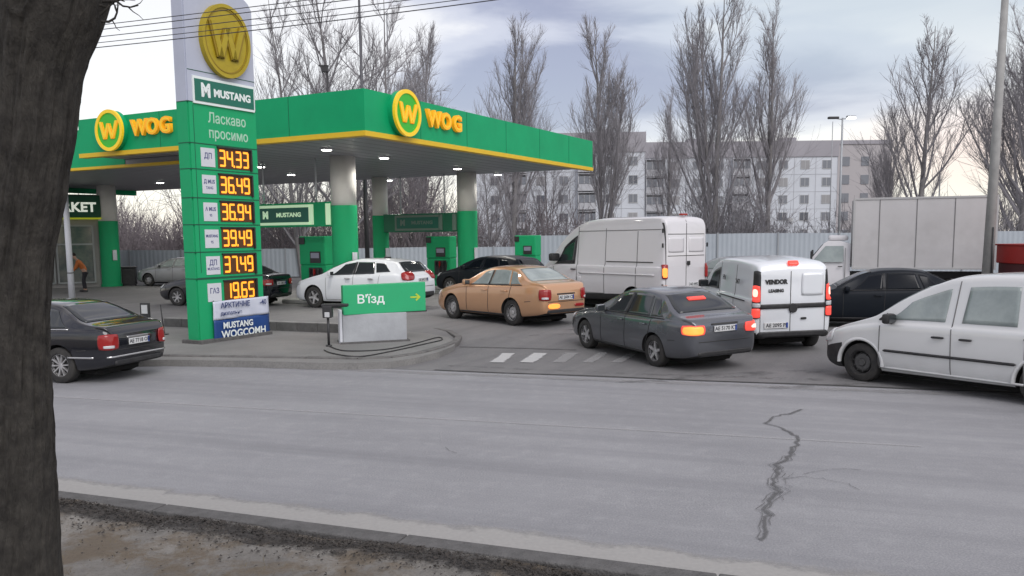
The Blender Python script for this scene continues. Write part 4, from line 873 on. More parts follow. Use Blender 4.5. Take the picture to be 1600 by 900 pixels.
def roundel(name, label, o, xdir, R, group):
    """round lightbox logo: rim, green field, yellow letter"""
    t = thing(name, label, 'sign', (0, 0, 0), 0, group); t.matrix_world = frame_m(o, xdir)
    bm = bmesh.new(); add_cyl(bm, (0, 0, -.02), (0, 0, .20), R, seg=40); bm_obj('lightbox', bm, m_green, t, sharp=40)
    def ring(nm, r0, r1, z0, z1, m):
        bm = bmesh.new(); n = 40; q = []
        for i in range(n):
            a = 2*math.pi*i/n; q.append([bm.verts.new((r*math.cos(a), r*math.sin(a), z)) for r, z in ((r0, z1), (r1, z1), (r1, z0), (r0, z0))])
        for i in range(n):
            for j in range(4): bm.faces.new((q[i][j], q[(i+1) % n][j], q[(i+1) % n][(j+1) % 4], q[i][(j+1) % 4]))
        return bm_obj(nm, bm, m, t)
    ring('rim', R*.86, R*1.03, .16, .24, m_logo_y)
    bm = bmesh.new(); add_cyl(bm, (0, 0, .2), (0, 0, .212), R*.87, seg=40); bm_obj('disc_face', bm, m_logo_g, t)
    bm = bmesh.new(); wletter(bm, R*1.22, R*.86, R*.26, .03); o_ = bm_obj('letter', bm, m_logo_o, t); o_.location = (R*.05, 0, .214)
    bm = bmesh.new(); wletter(bm, R*1.22, R*.86, R*.14, .02); o_ = bm_obj('letter_highlight', bm, m_logo_y, t); o_.location = (R*.01, .01, .232)
    return t
def build_station():
    LU, LV = 14.6, 27.0; FH = 1.05
    # canopy
    r0 = loc(LU/2, LV/2, ZB); t = thing('canopy', 'wide green filling station canopy with yellow underline and grey ceiling, above the pumps', 'canopy', r0); R0 = r0
    def part(nm, boxes, m, bev=0):
        bm = bmesh.new()
        for b in boxes: ubox(bm, *b[:6], bev, 0, R0)
        return bm_obj(nm, bm, m, t)
    VE = 11.2
    part('fascia', [(-.02, .22, -.02, VE, ZB, ZB+FH)], m_green); part('fascia', [(.22, LU, -.02, .22, ZB, ZB+FH)], m_green)
    part('fascia', [(LU, LU+.22, -.02, LV, ZB, ZB+FH)], m_green); part('fascia', [(1.6, LU, LV, LV+.2, ZB-.3, ZB+FH)], m_green)
    part('fascia', [(1.6, 1.82, VE, LV, ZB-.22, ZB+FH)], m_green); part('fascia', [(.22, 1.6, VE-.2, VE, ZB+.01, ZB+FH)], m_green)
    part('yellow_strip', [(-.06, .2, -.06, VE, ZB-.13, ZB-.002)], m_yel); part('yellow_strip', [(.2, LU+.2, -.06, .2, ZB-.13, ZB-.002)], m_yel)
    part('yellow_strip', [(1.54, 1.8, VE-3, LV, ZB-.31, ZB-.222)], m_yel)
    part('lower_fascia', [(1.62, 1.8, VE-3, VE, ZB-.22, ZB-.06)], m_soffit)
    sof = part('soffit', [(.2, LU, .2, VE, ZB-.05, ZB+.1)], m_soffit); part('soffit', [(1.8, LU, VE, LV, ZB-.052, ZB+.1)], m_soffit)
    bm = bmesh.new()
    for v in np.arange(.9, LV, .6): ubox(bm, .3 if v < VE else 1.9, LU-.1, v, v+.015, ZB-.056, ZB-.0521, 0, 0, R0)
    bm_obj('panel_joint', bm, mat('soffit_joint', (0.12, 0.12, 0.13), .6), sof)
    part('roof_deck', [(.2, LU, .2, VE, ZB+.5, ZB+.62)], m_conc); part('roof_deck', [(1.8, LU, VE, LV, ZB+.5, ZB+.62)], m_conc)
    bm = bmesh.new()
    for k in range(1, 6): ubox(bm, k*2.5, k*2.5+.012, -.027, -.02, ZB, ZB+FH, 0, 0, R0)
    for k in range(1, 5): ubox(bm, -.027, -.02, k*2.5, k*2.5+.012, ZB, ZB+FH, 0, 0, R0)
    bm_obj('panel_joint', bm, mat('green_joint', (0.004, 0.14, 0.06), .6), t)
    for px, py in ((510, 233), (600, 246), (715, 263), (778, 272), (608, 281), (407, 260), (455, 272), (330, 272), (250, 285)):
        q = G(px, py, ZB-.07)-R0
        bm = bmesh.new(); add_cyl(bm, (q.x, q.y, q.z+.02), (q.x, q.y, q.z-.03), .21, .19, 20); dl = bm_obj('downlight', bm, m_white, t)
        bm = bmesh.new(); add_cyl(bm, (q.x, q.y, q.z-.031), (q.x, q.y, q.z-.04), .15, seg=20); bm_obj('lens', bm, m_lampglow, dl)
        ld = bpy.data.lights.new('downlight', 'SPOT'); ld.energy = 420; ld.spot_size = rad(165); ld.spot_blend = 1; ld.shadow_soft_size = .15; ld.color = (1, .96, .89); lo = bpy.data.objects.new('lamp_light', ld); COL.objects.link(lo); lo.parent = dl; lo.location = (q.x, q.y, q.z-.06)
    # logos: on the long fascia (facing left-front) and on the right-hand face
    zc = ZB+.60
    g = 'round logo signs on the canopy'
    q = G(165, 203, zc); v1 = (q-C0).dot(Vv); roundel('roundel_sign', 'round green and yellow letter logo on the left end of the canopy front', loc(-.03, v1, zc), -Vv, .60, g)
    q = G(634, 177, zc); u1 = (q-C0).dot(U); roundel('roundel_sign', 'round green and yellow letter logo near the front corner of the canopy right side', loc(u1, -.03, zc), U, .60, g)
    def wog(label, o, xd, w):
        t = thing('letter_sign', label, 'sign', (0, 0, 0), 0, 'orange letter signs on the canopy'); t.matrix_world = frame_m(o, xd)
        for i, ch in enumerate('WOG'):
            a = text_mesh('letter', ch, .62, m_logo_o, t, Matrix.Translation(((i-1)*w, 0, .05)), .05, .03, 1.05); text_mesh('letter_highlight', ch, .58, m_logo_y, a, Matrix.Translation((0, 0, .056)), .003, -.006, 1.0)
    v2 = (G(244, 199, zc)-C0).dot(Vv); wog('orange three letter name on the canopy front, right of the left round logo', loc(-.03, v2, zc), -Vv, .56)
    u2 = (G(685, 192, zc)-C0).dot(U); wog('orange three letter name on the canopy right side, beside the corner round logo', loc(u2, -.03, zc), U, .62)
    # columns
    def col(px, Y, label, rad_=.43, c=None, split=3.55):
        p = at(px, 400, Y); z0 = gz(p.x, p.y); t = thing('canopy_column', label, 'column', (p.x, p.y, z0), RU, 'round columns carrying the canopy')
        bm = bmesh.new(); add_cyl(bm, (0, 0, 0), (0, 0, split-z0), rad_, seg=32); add_cyl(bm, (0, 0, 0), (0, 0, .12), rad_+.04, seg=32); bm_obj('lower_sleeve', bm, m_green2, t, sharp=40)
        cyl('upper_shaft', (0, 0, split-z0), (0, 0, ZB-.05-z0), rad_-.012, m_cream, t, seg=32)
        bm = bmesh.new(); add_box(bm, (-rad_*.2, -rad_-.03, 1.55), (.22, .05, .5), None, .01); bm_obj('notice_panel', bm, m_white, t)
        return p
    c1 = col(540, 29.0, 'thick front column behind the white hatchback, green below and cream above')
    c2 = col(731, 37.0, 'green and cream column right of the header sign, behind the dark car')
    c3p = c2+Vv*4.9; c3 = col(596, c3p.y, 'green and cream column at the left end of the far header sign', .36, split=3.45)
    c4p = c1+Vv*4.9; px4 = 800+F*c4p.x/c4p.y; c4 = col(px4+3, c4p.y, 'green and cream column hidden behind the price pylon', .36)
    c5 = col(172, 43, 'green and cream column beside the black rubbish bin at the shop', .45, split=3.42)
    # header signs hung between the column pairs
    def header(a, b, z, h, label, dim=False):
        mid = (a+b)/2; d = (a-b); d.z = 0; L_ = d.length-.75; d.normalize(); t = thing('header_sign', label, 'sign', (0, 0, 0), 0, 'green header signs between the columns'); t.matrix_world = frame_m(Vector((mid.x, mid.y, z)), d)
        mm = m_green2 if not dim else mat('station_green_dark', (0.01, 0.16, 0.08), .5); fr = mat('header_frame', (0.55, 0.75, 0.50), .5, emis=.35, ecol=(.6, .85, .55)) if not dim else mat('header_frame_dim', (0.16, 0.24, 0.2), .5)
        bm = bmesh.new(); add_box(bm, (0, 0, 0), (L_+.5, h, .34), None, .02); bm_obj('sign_body', bm, mm, t)
        bm = bmesh.new(); W_, H_ = L_*.60, h*.72; cx = -L_*.04
        for c_, s_ in (((cx, H_/2, .18), (W_+.09, .09, .03)), ((cx, -H_/2, .18), (W_+.09, .09, .03)), ((cx-W_/2, 0, .18), (.09, H_-.09, .03)), ((cx+W_/2+.06, 0, .18), (.2, H_+.09, .03)), ((L_*.46, 0, .185), (.2, h*.86, .03))): add_box(bm, c_, s_)
        bm_obj('frame', bm, fr, t)
        bm = bmesh.new(); add_box(bm, (cx, 0, .175), (W_-.1, H_-.1, .012)); f = bm_obj('name_panel', bm, m_teal, t)
        text_mesh('lettering', 'MUSTANG', .20, fr, f, Matrix.Translation((cx+.25, 0, .183)), .003, .008, 1.2); text_mesh('emblem', 'M', .34, fr, f, Matrix.Translation((cx-W_*.34, 0, .183)), .003, .02, 1.0)
        for sx in (-L_*.30, L_*.30):
            bm = bmesh.new(); add_cyl(bm, (sx, h/2, 0), (sx, ZB-.06-z, 0), .03, seg=8); bm_obj('hanger', bm, m_white, t)
    header(c1, c4, 3.28, .82, 'lit green header sign with pale frame left of the front column')
    header(c2, c3, 3.10, .80, 'dark green header sign with dull frame between the two far columns', True)
    # pumps on raised islands
    def pump(px, Y, label, w=1.15, top=2.25, a=0.0, face=0):
        p = at(px, 400, Y); z0 = gz(p.x, p.y); t = thing('fuel_pump', label, 'fuel pump', (p.x, p.y, z0), math.atan2(-Vv.y, -Vv.x)+a, 'fuel pumps under the canopy')
        bm = bmesh.new(); add_box(bm, (0, 0, .075), (w+1.2, 1.3, .15), None, .04); bm_obj('island', bm, m_conc, t)
        bm = bmesh.new(); add_box(bm, (0, 0, .15+.6), (w, .55, 1.2), None, .03); add_box(bm, (0, 0, 1.35+(top-1.35)/2), (w, .62, top-1.35), None, .04); bm_obj('cabinet', bm, m_green2, t)
        for sg in (-1, 1):
            bm = bmesh.new(); add_box(bm, (w*.13, sg*.32, 1.62), (w*.40, .04, .40), None, .01); d = bm_obj('display', bm, m_dark, t)
            bm = bmesh.new(); add_box(bm, (w*.13, sg*.345, 1.68), (w*.32, .008, .18)); bm_obj('screen', bm, mat('pump_screen', (0.28, 0.28, 0.36), .3), d)
            bm = bmesh.new(); add_box(bm, (w*.10, sg*.29, .95), (w*.5, .06, .62), None, .02); bm_obj('nozzle_bay', bm, m_blk, t)
            for k in range(3):
                x = w*(-.06+.16*k); bm = bmesh.new(); add_box(bm, (x, sg*.36, 1.12), (.05, .10, .20), None, .02); add_cyl(bm, (x, sg*.38, 1.02), (x, sg*.43, .92), .015, seg=6)
                nz = bm_obj('nozzle', bm, m_red if k == 1 else m_blk, t)
                pts = [Vector((x, sg*.42, .95)), Vector((x+.03, sg*.50, .60)), Vector((x+.10, sg*.50, .36)), Vector((x+.16, sg*.44, .55)), Vector((x+.18, sg*.33, 1.2))]
                V_, F_ = tube_np([(np.array([tuple(q) for q in pts]), [.016]*5)], 5); mesh_obj('hose', V_, F_, m_blk, nz, smooth=True)
        bm = bmesh.new(); add_box(bm, (-w*.38, -.33, top-.16), (w*.22, .03, .24), None, .005); bm_obj('grade_panel', bm, m_dark, t)
    pump(497, 30.5, 'green fuel pump left of the thick front column, seen over the white hatchback bonnet', 1.15, 2.35)
    pump(690, 38.0, 'green fuel pump below the dark header sign, seen over the white hatchback roof', 1.2, 2.3); pump(825, 41.0, 'green fuel pump furthest right, standing clear of the columns', 1.1, 2.3)
    # shop
    R_ = Vector((-19.9, 42.6, 0)); e = Vector((-.866, -.5, 0)); bk = Vector((-.5, .866, 0)); z0 = .2
    t = thing('shop_building', 'filling station shop with glass front under a dark green market sign, behind the tree trunk', 'shop', R_+Vector((0, 0, z0))); ang = math.atan2(-e.y, -e.x); t.rotation_euler = (0, 0, ang)
    m_wall = mat('shop_wall', (0.30, 0.29, 0.28), .7, noise=(1, (0.24, 0.235, 0.23), .6)); m_shopg = mat('shop_glass', (0.10, 0.12, 0.12), .08, spec=.8, noise=(1.6, (0.26, 0.25, 0.22), .8))
    bm = bmesh.new(); add_box(bm, (-6.5, 4.1, 2.25), (13, 7.6, 4.5)); bm_obj('wall', bm, m_wall, t)
    m_mull = mat('window_frame_grey', (0.32, 0.34, 0.34), .5)
    for k in range(7):
        x = -.35-1.0-k*1.75; bm = bmesh.new(); add_box(bm, (x+.05, .27, 1.62), (1.6, .04, 2.7)); w_ = bm_obj('shop_window', bm, m_shopg, t)
        bm = bmesh.new()
        for xx in (-.8, .8): add_box(bm, (x+.05+xx, .24, 1.62), (.08, .08, 2.8))
        for zz in (.24, 2.1, 3.0): add_box(bm, (x+.05, .24, zz), (1.52, .07, .08))
        bm_obj('window_frame', bm, m_mull, w_)
    bm = bmesh.new(); add_box(bm, (-4.9, .12, 3.92), (9.6, .26, 1.05), None, .02); s_ = bm_obj('sign_board', bm, mat('market_green', (0.006, 0.10, 0.05), .5), t)
    bm = bmesh.new(); add_box(bm, (-4.9, .11, 3.34), (9.6, .3, .08)); bm_obj('yellow_strip', bm, mat('market_yellow', (0.5, 0.55, 0.03), .5, emis=.25), s_)
    text_mesh('sign_lettering', 'MARKET', .62, mat('market_letters', (0.8, 0.85, 0.75), .5, emis=.5), s_, Matrix.Translation((-.30, -.02, 3.86)) @ Matrix.Rotation(rad(90), 4, 'X'), .01, .02, 1.0, 'RIGHT')
    # white post left of the shop front
    p = G(113, 470, .2); q = at(106, 290, p.y)
    t = thing('support_post', 'slim white post standing in front of the shop, left of the man in orange', 'post', (p.x, p.y, .2)); cyl('shaft', (0, 0, 0), (0, 0, 4.7), .115, m_white, t, .10)
    bm = bmesh.new(); add_cyl(bm, (0, 0, 0), (0, 0, .05), .2, seg=16); add_cyl(bm, (0, 0, 1.05), (0, 0, 1.08), .13, seg=16); bm_obj('base_collar', bm, m_dark, t)
    # bin
    p = G(203, 446, .2); t = thing('rubbish_bin', 'black rubbish bin between the green column and the silver hatchback', 'bin', (p.x, p.y, .2), .3)
    bm = bmesh.new(); add_box(bm, (0, 0, .46), (.66, .60, .84), None, .03); bm_obj('tub', bm, m_blk, t); bm = bmesh.new(); add_box(bm, (0, 0, .92), (.74, .68, .08), None, .03); add_box(bm, (0, -.33, .80), (.35, .03, .1)); bm_obj('lid', bm, m_dark, t)
    for sg in (-1, 1):
        bm = bmesh.new(); add_cyl(bm, (sg*.26, -.2, .04), (sg*.32, -.2, .04), .06, seg=12); bm_obj('castor', bm, m_tyre, t)
build_station()

def build_pylon():
    o = G(314, 537, .13); w, d = 2.28, .34; xd = U.copy(); z0 = .13
    t = thing('price_pylon', 'tall price pylon with yellow coin logo on white and orange fuel prices on green', 'price sign'); t.matrix_world = frame_m(o, xd) @ Matrix.Diagonal((.885, 1, 1, 1))
    # local: x along the face, y up, z outwards
    def b(nm, x0, x1, y0, y1, za, zb, m, bev=0, parent=None):
        bm = bmesh.new(); add_box(bm, ((x0+x1)/2, (y0+y1)/2, (za+zb)/2), (x1-x0, y1-y0, zb-za), None, bev); return bm_obj(nm, bm, m, parent or t)
    gy = lambda z: z-z0
    b('lower_casing', 0, w, 0, gy(5.53), -d, 0, m_green2)
    m_crown = mat('crown_bluish', (0.47, 0.50, 0.60), 0.45, noise=(1.5, (0.41, 0.44, 0.53), 0.6))
    # white crown with sloping curved top
    top = [(0, gy(5.53)), (w, gy(5.53)), (w, gy(7.86)), (w*.95, gy(8.0)), (w*.84, gy(8.14)), (w*.66, gy(8.28)), (w*.4, gy(8.42)), (0, gy(8.55))]
    bm = bmesh.new(); A = [bm.verts.new((x, y, .0)) for x, y in top]; B = [bm.verts.new((x, y, -d)) for x, y in top]; bm.faces.new(A); bm.faces.new(B[::-1]); n = len(top)
    for i in range(n): bm.faces.new((A[i], B[i], B[(i+1) % n], A[(i+1) % n]))
    bm_obj('crown', bm, m_crown, t)
    # side fin on the left, slightly proud
    b('side_fin', -.03, -.002, .0, gy(5.53), -d-.02, -.03, m_green2); b('side_fin_upper', -.03, -.002, gy(5.535), gy(8.45), -d-.02, -.03, m_crown)
    bm = bmesh.new()
    for z in (5.53, 4.63, 4.06, 3.42, 2.82, 2.20, 1.60):
        add_box(bm, (w/2, gy(z), .003), (w, .022 if z != 1.60 else .045, .006)); add_box(bm, (-.02, gy(z), -d/2), (.03, .02, d*.9+.06))
    for z in (6.22,): add_box(bm, (w/2, gy(z), .003), (w, .015, .006))
    add_box(bm, (.13, gy(3.6), .003), (.012, gy(3.85)*1.0, .006))
    bm_obj('panel_joint', bm, mat('pylon_joint', (0.01, 0.09, 0.05), .7), t)
    # coin
    cx, cy, R = 1.24, gy(6.99), .82
    bm = bmesh.new(); add_cyl(bm, (cx, cy, 0), (cx, cy, .10), R, seg=48); coin = bm_obj('coin_logo', bm, m_coin, t, sharp=40)
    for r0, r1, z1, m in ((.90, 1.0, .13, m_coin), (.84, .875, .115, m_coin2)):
        bm = bmesh.new(); nn = 48; q = []
        for i in range(nn):
            a = 2*math.pi*i/nn; q.append([bm.verts.new((cx+r*R*math.cos(a), cy+r*R*math.sin(a), z)) for r, z in ((r0, .1), (r0, z1), (r1, z1), (r1, .1))])
        for i in range(nn):
            for j in range(3): bm.faces.new((q[i][j], q[i][j+1], q[(i+1) % nn][j+1], q[(i+1) % nn][j]))
        bm_obj('coin_rim', bm, m, coin)
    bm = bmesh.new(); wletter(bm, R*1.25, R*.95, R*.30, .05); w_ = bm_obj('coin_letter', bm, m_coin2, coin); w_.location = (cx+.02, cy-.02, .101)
    bm = bmesh.new(); wletter(bm, R*1.2, R*.92, R*.20, .05); w_ = bm_obj('coin_letter_face', bm, m_coin, coin); w_.location = (cx+.02, cy, .115)
    # brand strip
    b('name_strip_frame', .13, 2.22, gy(5.50), gy(6.10), 0, .04, m_txtw, .004); s = b('name_strip', .17, 2.18, gy(5.56), gy(6.04), .041, .05, m_teal)
    text_mesh('name_emblem', 'M', .40, m_txtw, s, Matrix.Translation((.52, gy(5.80), .051)), .003, .02, 1.0); text_mesh('name_lettering', 'MUSTANG', .23, m_txtw, s, Matrix.Translation((1.42, gy(5.78), .051)), .003, .01, 1.18)
    m_soft = mat('lettering_pale_green', (0.42, 0.66, 0.50), .6)
    text_mesh('welcome_lettering', 'Ласкаво', .32, m_soft, t, Matrix.Translation((1.25, gy(5.22), .002)), .003, .004); text_mesh('welcome_lettering', 'просимо', .32, m_soft, t, Matrix.Translation((1.28, gy(4.88), .002)), .003, .004)
    # price rows with seven segment digits
    SEG = {'0': 'abcdef', '1': 'bc', '3': 'abcdg', '4': 'bcfg', '5': 'acdfg', '6': 'acdefg', '7': 'abc', '9': 'abcdfg'}
    rows = [(4.345, '34.33', 'ДП', ''), (3.74, '36.49', 'Д MUS', 'TANG'), (3.12, '36.94', 'А MUS', '95'), (2.51, '39.49', 'MUSTANG', '95'), (1.90, '37.49', 'ДП', 'MUSTANG'), (1.28, '19.65', 'ГАЗ', '')]
    for zc, txt, l1, l2 in rows:
        lb = b('grade_label', .30, .76, gy(zc-.22), gy(zc+.20), .001, .012, m_white, .002)
        m_ink = mat('label_ink', (0.08, 0.09, 0.22), .6); text_mesh('label_text', l1, .17 if len(l1) < 4 else .085 if len(l1) > 5 else .12, m_ink, lb, Matrix.Translation((.53, gy(zc+(.05 if l2 else .02)), .0125)), .001, .004)
        if l2: text_mesh('label_text', l2, .085, m_ink, lb, Matrix.Translation((.53, gy(zc-.09), .0125)), .001, .002)
        x0, x1, h = .86, 1.98, .42; pn = b('price_display', x0, x1, gy(zc-h/2-.02), gy(zc+h/2+.02), .001, .012, m_ledbg)
        bm = bmesh.new()
        for c_, s_ in ((((x0+x1)/2, gy(zc+h/2+.035), .025), (x1-x0+.05, .03, .05)), ((x1+.035, gy(zc), .025), (.05, h+.09, .05))): add_box(bm, c_, s_)
        bm_obj('display_hood', bm, m_blk, pn)
        bm = bmesh.new(); dw, st = .165, .046; hh = .34; xs = [.92, 1.18, 1.48, 1.74]
        for ch, x in zip(txt.replace('.', ''), xs):
            sg = SEG[ch]
            S_ = {'a': ((x+dw/2, zc+hh/2), (dw, st)), 'd': ((x+dw/2, zc-hh/2), (dw, st)), 'g': ((x+dw/2, zc), (dw, st)), 'b': ((x+dw, zc+hh/4), (st, hh/2)), 'c': ((x+dw, zc-hh/4), (st, hh/2)), 'f': ((x, zc+hh/4), (st, hh/2)), 'e': ((x, zc-hh/4), (st, hh/2))}
            for k in sg: (a, z_), (p, q) = S_[k]; add_box(bm, (a, gy(z_), .016+(.001 if k in 'adg' else 0)), (p, q, .008))
        add_box(bm, (1.405, gy(zc-hh/2), .016), (.045, .05, .008)); bm_obj('price_digits', bm, m_led, pn)
    # feet
    bm = bmesh.new(); add_box(bm, (w/2, .02, -d/2), (w+.25, .12, d+.3), None, .01); bm_obj('plinth', bm, m_kerb, t)
    # banner tied to the foot of the pylon: own thing
    m_bw = mat('banner_white', (0.62, 0.65, 0.74), .6, noise=(4, (0.5, 0.54, 0.66), .5)); m_bb = mat('banner_blue', (0.012, 0.06, 0.24), .5, noise=(3, (0.015, 0.05, 0.16), .6))
    t2 = thing('banner', 'white over blue advertising banner tied to the foot of the price pylon', 'banner'); t2.matrix_world = frame_m(o+xd*.34+UP*.0-(xd.cross(UP))*-.03, xd)
    def cloth(nm, y0, y1, m, z=.03):
        V_ = []; F_ = []; nx, ny = 24, 8; W_ = 1.80
        for j in range(ny+1):
            for i in range(nx+1):
                u, v = i/nx, j/ny; sl = .05*u
                V_.append((W_*u, y0+(y1-y0)*v+sl*.4, z+.018*math.sin(u*9+v*2)+.012*math.sin(u*23)*(1-v)))
        for j in range(ny):
            for i in range(nx): k = j*(nx+1)+i; F_.append((k, k+1, k+nx+2, k+nx+1))
        ob = mesh_obj(nm, V_, F_, m, t2, smooth=True); md = ob.modifiers.new('s', 'SOLIDIFY'); md.thickness = .008; return ob
    a = cloth('white_panel', .50, .93, m_bw); bq = cloth('blue_panel', -.02, .497, m_bb)
    ink = mat('banner_ink', (0.03, 0.05, 0.16), .6)
    text_mesh('banner_text', 'АРКТИЧНЕ', .17, ink, a, Matrix.Translation((.66, .82, .078)), .001, .004); text_mesh('banner_text', '-40', .17, ink, a, Matrix.Translation((1.55, .82, .078)), .001, .003); text_mesh('banner_text', 'дизпальне', .13, ink, a, Matrix.Translation((.52, .64, .078)), .001, .002)
    text_mesh('banner_text', 'MUSTANG', .20, m_txtw, bq, Matrix.Translation((.72, .35, .078)), .001, .006); text_mesh('banner_text', 'WOGCOMH', .24, m_txtw, bq, Matrix.Translation((.90, .14, .078)), .001, .006, 1.05)
    for x in (.06, 1.74):
        bm = bmesh.new(); add_cyl(bm, (x, -.10, .0), (x, .95, .0), .014, seg=8); bm_obj('stake', bm, m_dark, t2)
build_pylon()

def build_island_things():
    # entry sign on its concrete cabinet
    a = G(537, 538, .13); b = G(637, 533, .13); d = (b-a); L_ = d.length; d.normalize(); nrm = Vector((-d.y, d.x, 0))
    t = thing('concrete_cabinet', 'pale grey block cabinet standing on the island under the green entry sign', 'cabinet', (a+b)/2+nrm*.3, math.atan2(d.y, d.x))
    m_cab = mat('cabinet_grey', (0.42, 0.44, 0.46), .8, noise=(2.2, (0.30, 0.31, 0.33), .7), bump=(30, .2)); bm = bmesh.new(); add_box(bm, (0, 0, .33), (L_, .5, .66), None, .012); bm_obj('body', bm, m_cab, t)
    bm = bmesh.new(); add_box(bm, (-L_/2-.035, -.1, .38), (.06, .26, .76), None, .008); bm_obj('edge_post', bm, m_white, t); bm = bmesh.new(); add_box(bm, (0, 0, .015), (L_+.12, .62, .05), None, .01); bm_obj('base_slab', bm, m_kerb, t)
    p0 = G(548, 497, .68); z1 = 1.30
    # sign box rests on the cabinet
    q = (a+b)/2+nrm*.18+d*.24; sd_ = (d+nrm*.05).normalized()
    t = thing('entry_sign', 'bright green entry sign with white lettering and a yellow arrow, lying across the grey cabinet', 'sign'); t.matrix_world = frame_m(Vector((q.x, q.y, .80)), sd_)
    W_, H_ = 1.90, .66; bm = bmesh.new(); add_box(bm, (0, .32, 0), (W_, H_, .22), None, .012); bx = bm_obj('lightbox', bm, mat('entry_green', (0.02, 0.42, 0.17), .45, noise=(2, (0.02, 0.36, 0.15), .5)), t)
    for v in bx.data.vertices:
        v.co.y += .03*(v.co.x/W_)
    text_mesh('lettering', "В'їзд", .27, m_txtw, t, Matrix.Translation((-.33, .31, .111)), .003, .004, 1.08)
    m_ar = mat('arrow_yellow', (0.50, 0.62, 0.04), .5); bm = bmesh.new()
    for c_, s_, r in (((.70, .325, .113), (.22, .035, .006), 0), ((.765, .36, .1131), (.12, .035, .006), -.7), ((.765, .29, .1135), (.12, .035, .006), .7)): add_box(bm, (0, 0, 0), s_, Matrix.Translation(c_) @ Matrix.Rotation(r, 4, 'Z'))
    bm_obj('arrow', bm, m_ar, t); bm = bmesh.new(); add_box(bm, (.02, 0.0, -.02), (W_+.01, .04, .24)); bm_obj('lower_rail', bm, m_dark, t)
    for x in (-.6, .35): box('bracket', (x, -.02, -.02), (.06, .06, .2), m_dark, t)
    # short black lamp post
    p = G(514, 541, .13); t = thing('bollard_light', 'short black post with a lantern head, left of the grey cabinet', 'bollard', (p.x, p.y, .13))
    bm = bmesh.new(); add_cyl(bm, (0, 0, 0), (0, 0, .62), .028, seg=10); add_cyl(bm, (0, 0, 0), (0, 0, .03), .07, seg=10); bm_obj('post', bm, m_dark, t)
    bm = bmesh.new(); add_box(bm, (0, 0, .76), (.21, .17, .26), None, .02); bm_obj('lantern_head', bm, m_dark, t); bm = bmesh.new(); add_box(bm, (.16, 0, .90), (.58, .16, .07), None, .02); bm_obj('cap', bm, m_blk, t)
    bm = bmesh.new(); add_box(bm, (0, -.09, .70), (.11, .02, .11), None, .01); bm_obj('glass', bm, m_lamp, t)
    p = G(229, 522, .13); t = thing('bollard_light', 'short black post with framed head, just right of the black saloon roof', 'bollard', (p.x, p.y, .13))
    bm = bmesh.new(); add_cyl(bm, (0, 0, 0), (0, 0, .45), .025, seg=10); bm_obj('post', bm, m_dark, t); bm = bmesh.new(); add_box(bm, (0, 0, .60), (.24, .08, .38), None, .02); bm_obj('lantern_head', bm, m_dark, t); bm = bmesh.new(); add_box(bm, (0, -.045, .63), (.15, .012, .22)); bm_obj('glass', bm, m_lamp, t)
    p = G(257, 523, .13); t = thing('marker_post', 'thin black marker post left of the price pylon', 'post', (p.x, p.y, .13)); o = cyl('shaft', (0, 0, 0), (-.06, 0, .75), .02, m_dark, t, .014, 8); bm = bmesh.new(); add_box(bm, (0, 0, .01), (.18, .12, .03), None, .01); bm_obj('foot', bm, m_dark, t)
    # loop of black cable on the pavement
    pts = [G(x, y, .145) for x, y in ((515, 541), (540, 548), (600, 546), (650, 536), (684, 527), (690, 531), (665, 537), (610, 549), (560, 557), (520, 552), (505, 546))]
    P = [];
    for i in range(len(pts)-1):
        for k in range(5):
            t_ = k/5; p1, p2 = pts[i], pts[i+1]; p0 = pts[max(i-1, 0)]; p3 = pts[min(i+2, len(pts)-1)]; q = .5*((2*p1)+(-p0+p2)*t_+(2*p0-5*p1+4*p2-p3)*t_*t_+(-p0+3*p1-3*p2+p3)*t_**3); P.append(tuple(q))
    V_, F_ = tube_np([(np.array(P), [.013]*len(P))], 6); tag(mesh_obj('cable', V_, F_, m_blk, smooth=True), 'black cable looped on the island pavement in front of the grey cabinet', 'cable')
    # red skip at the right
    p = at(1592, 420, 25.5); t = thing('red_container', 'red ribbed metal container at the right edge behind the silver van', 'container', (p.x+1.02, p.y, .2), .05)
    m_r = mat('container_red', (0.36, 0.015, 0.012), .5, noise=(3, (0.25, 0.012, 0.01), .6)); bm = bmesh.new(); add_box(bm, (0, 0, 1.60), (2.6, 1.5, .54), None, .03); bm_obj('upper_body', bm, m_r, t)
    bm = bmesh.new()
    for k in range(5): add_box(bm, (-1.15+.575*k, -.77, 1.60), (.08, .06, .50), None, .01)
    bm_obj('rib', bm, m_r, t); bm = bmesh.new(); add_box(bm, (0, 0, .79), (2.5, 1.4, 1.1), None, .03); bm_obj('lower_body', bm, mat('container_dark_red', (0.07, 0.012, 0.015), .6), t); bm = bmesh.new(); add_box(bm, (0, 0, 1.88), (2.66, 1.56, .05), None, .01); bm_obj('rim', bm, m_r, t)
    bm = bmesh.new(); add_box(bm, (0, 0, .12), (2.2, 1.2, .22)); bm_obj('skid', bm, m_dark, t)
build_island_things()

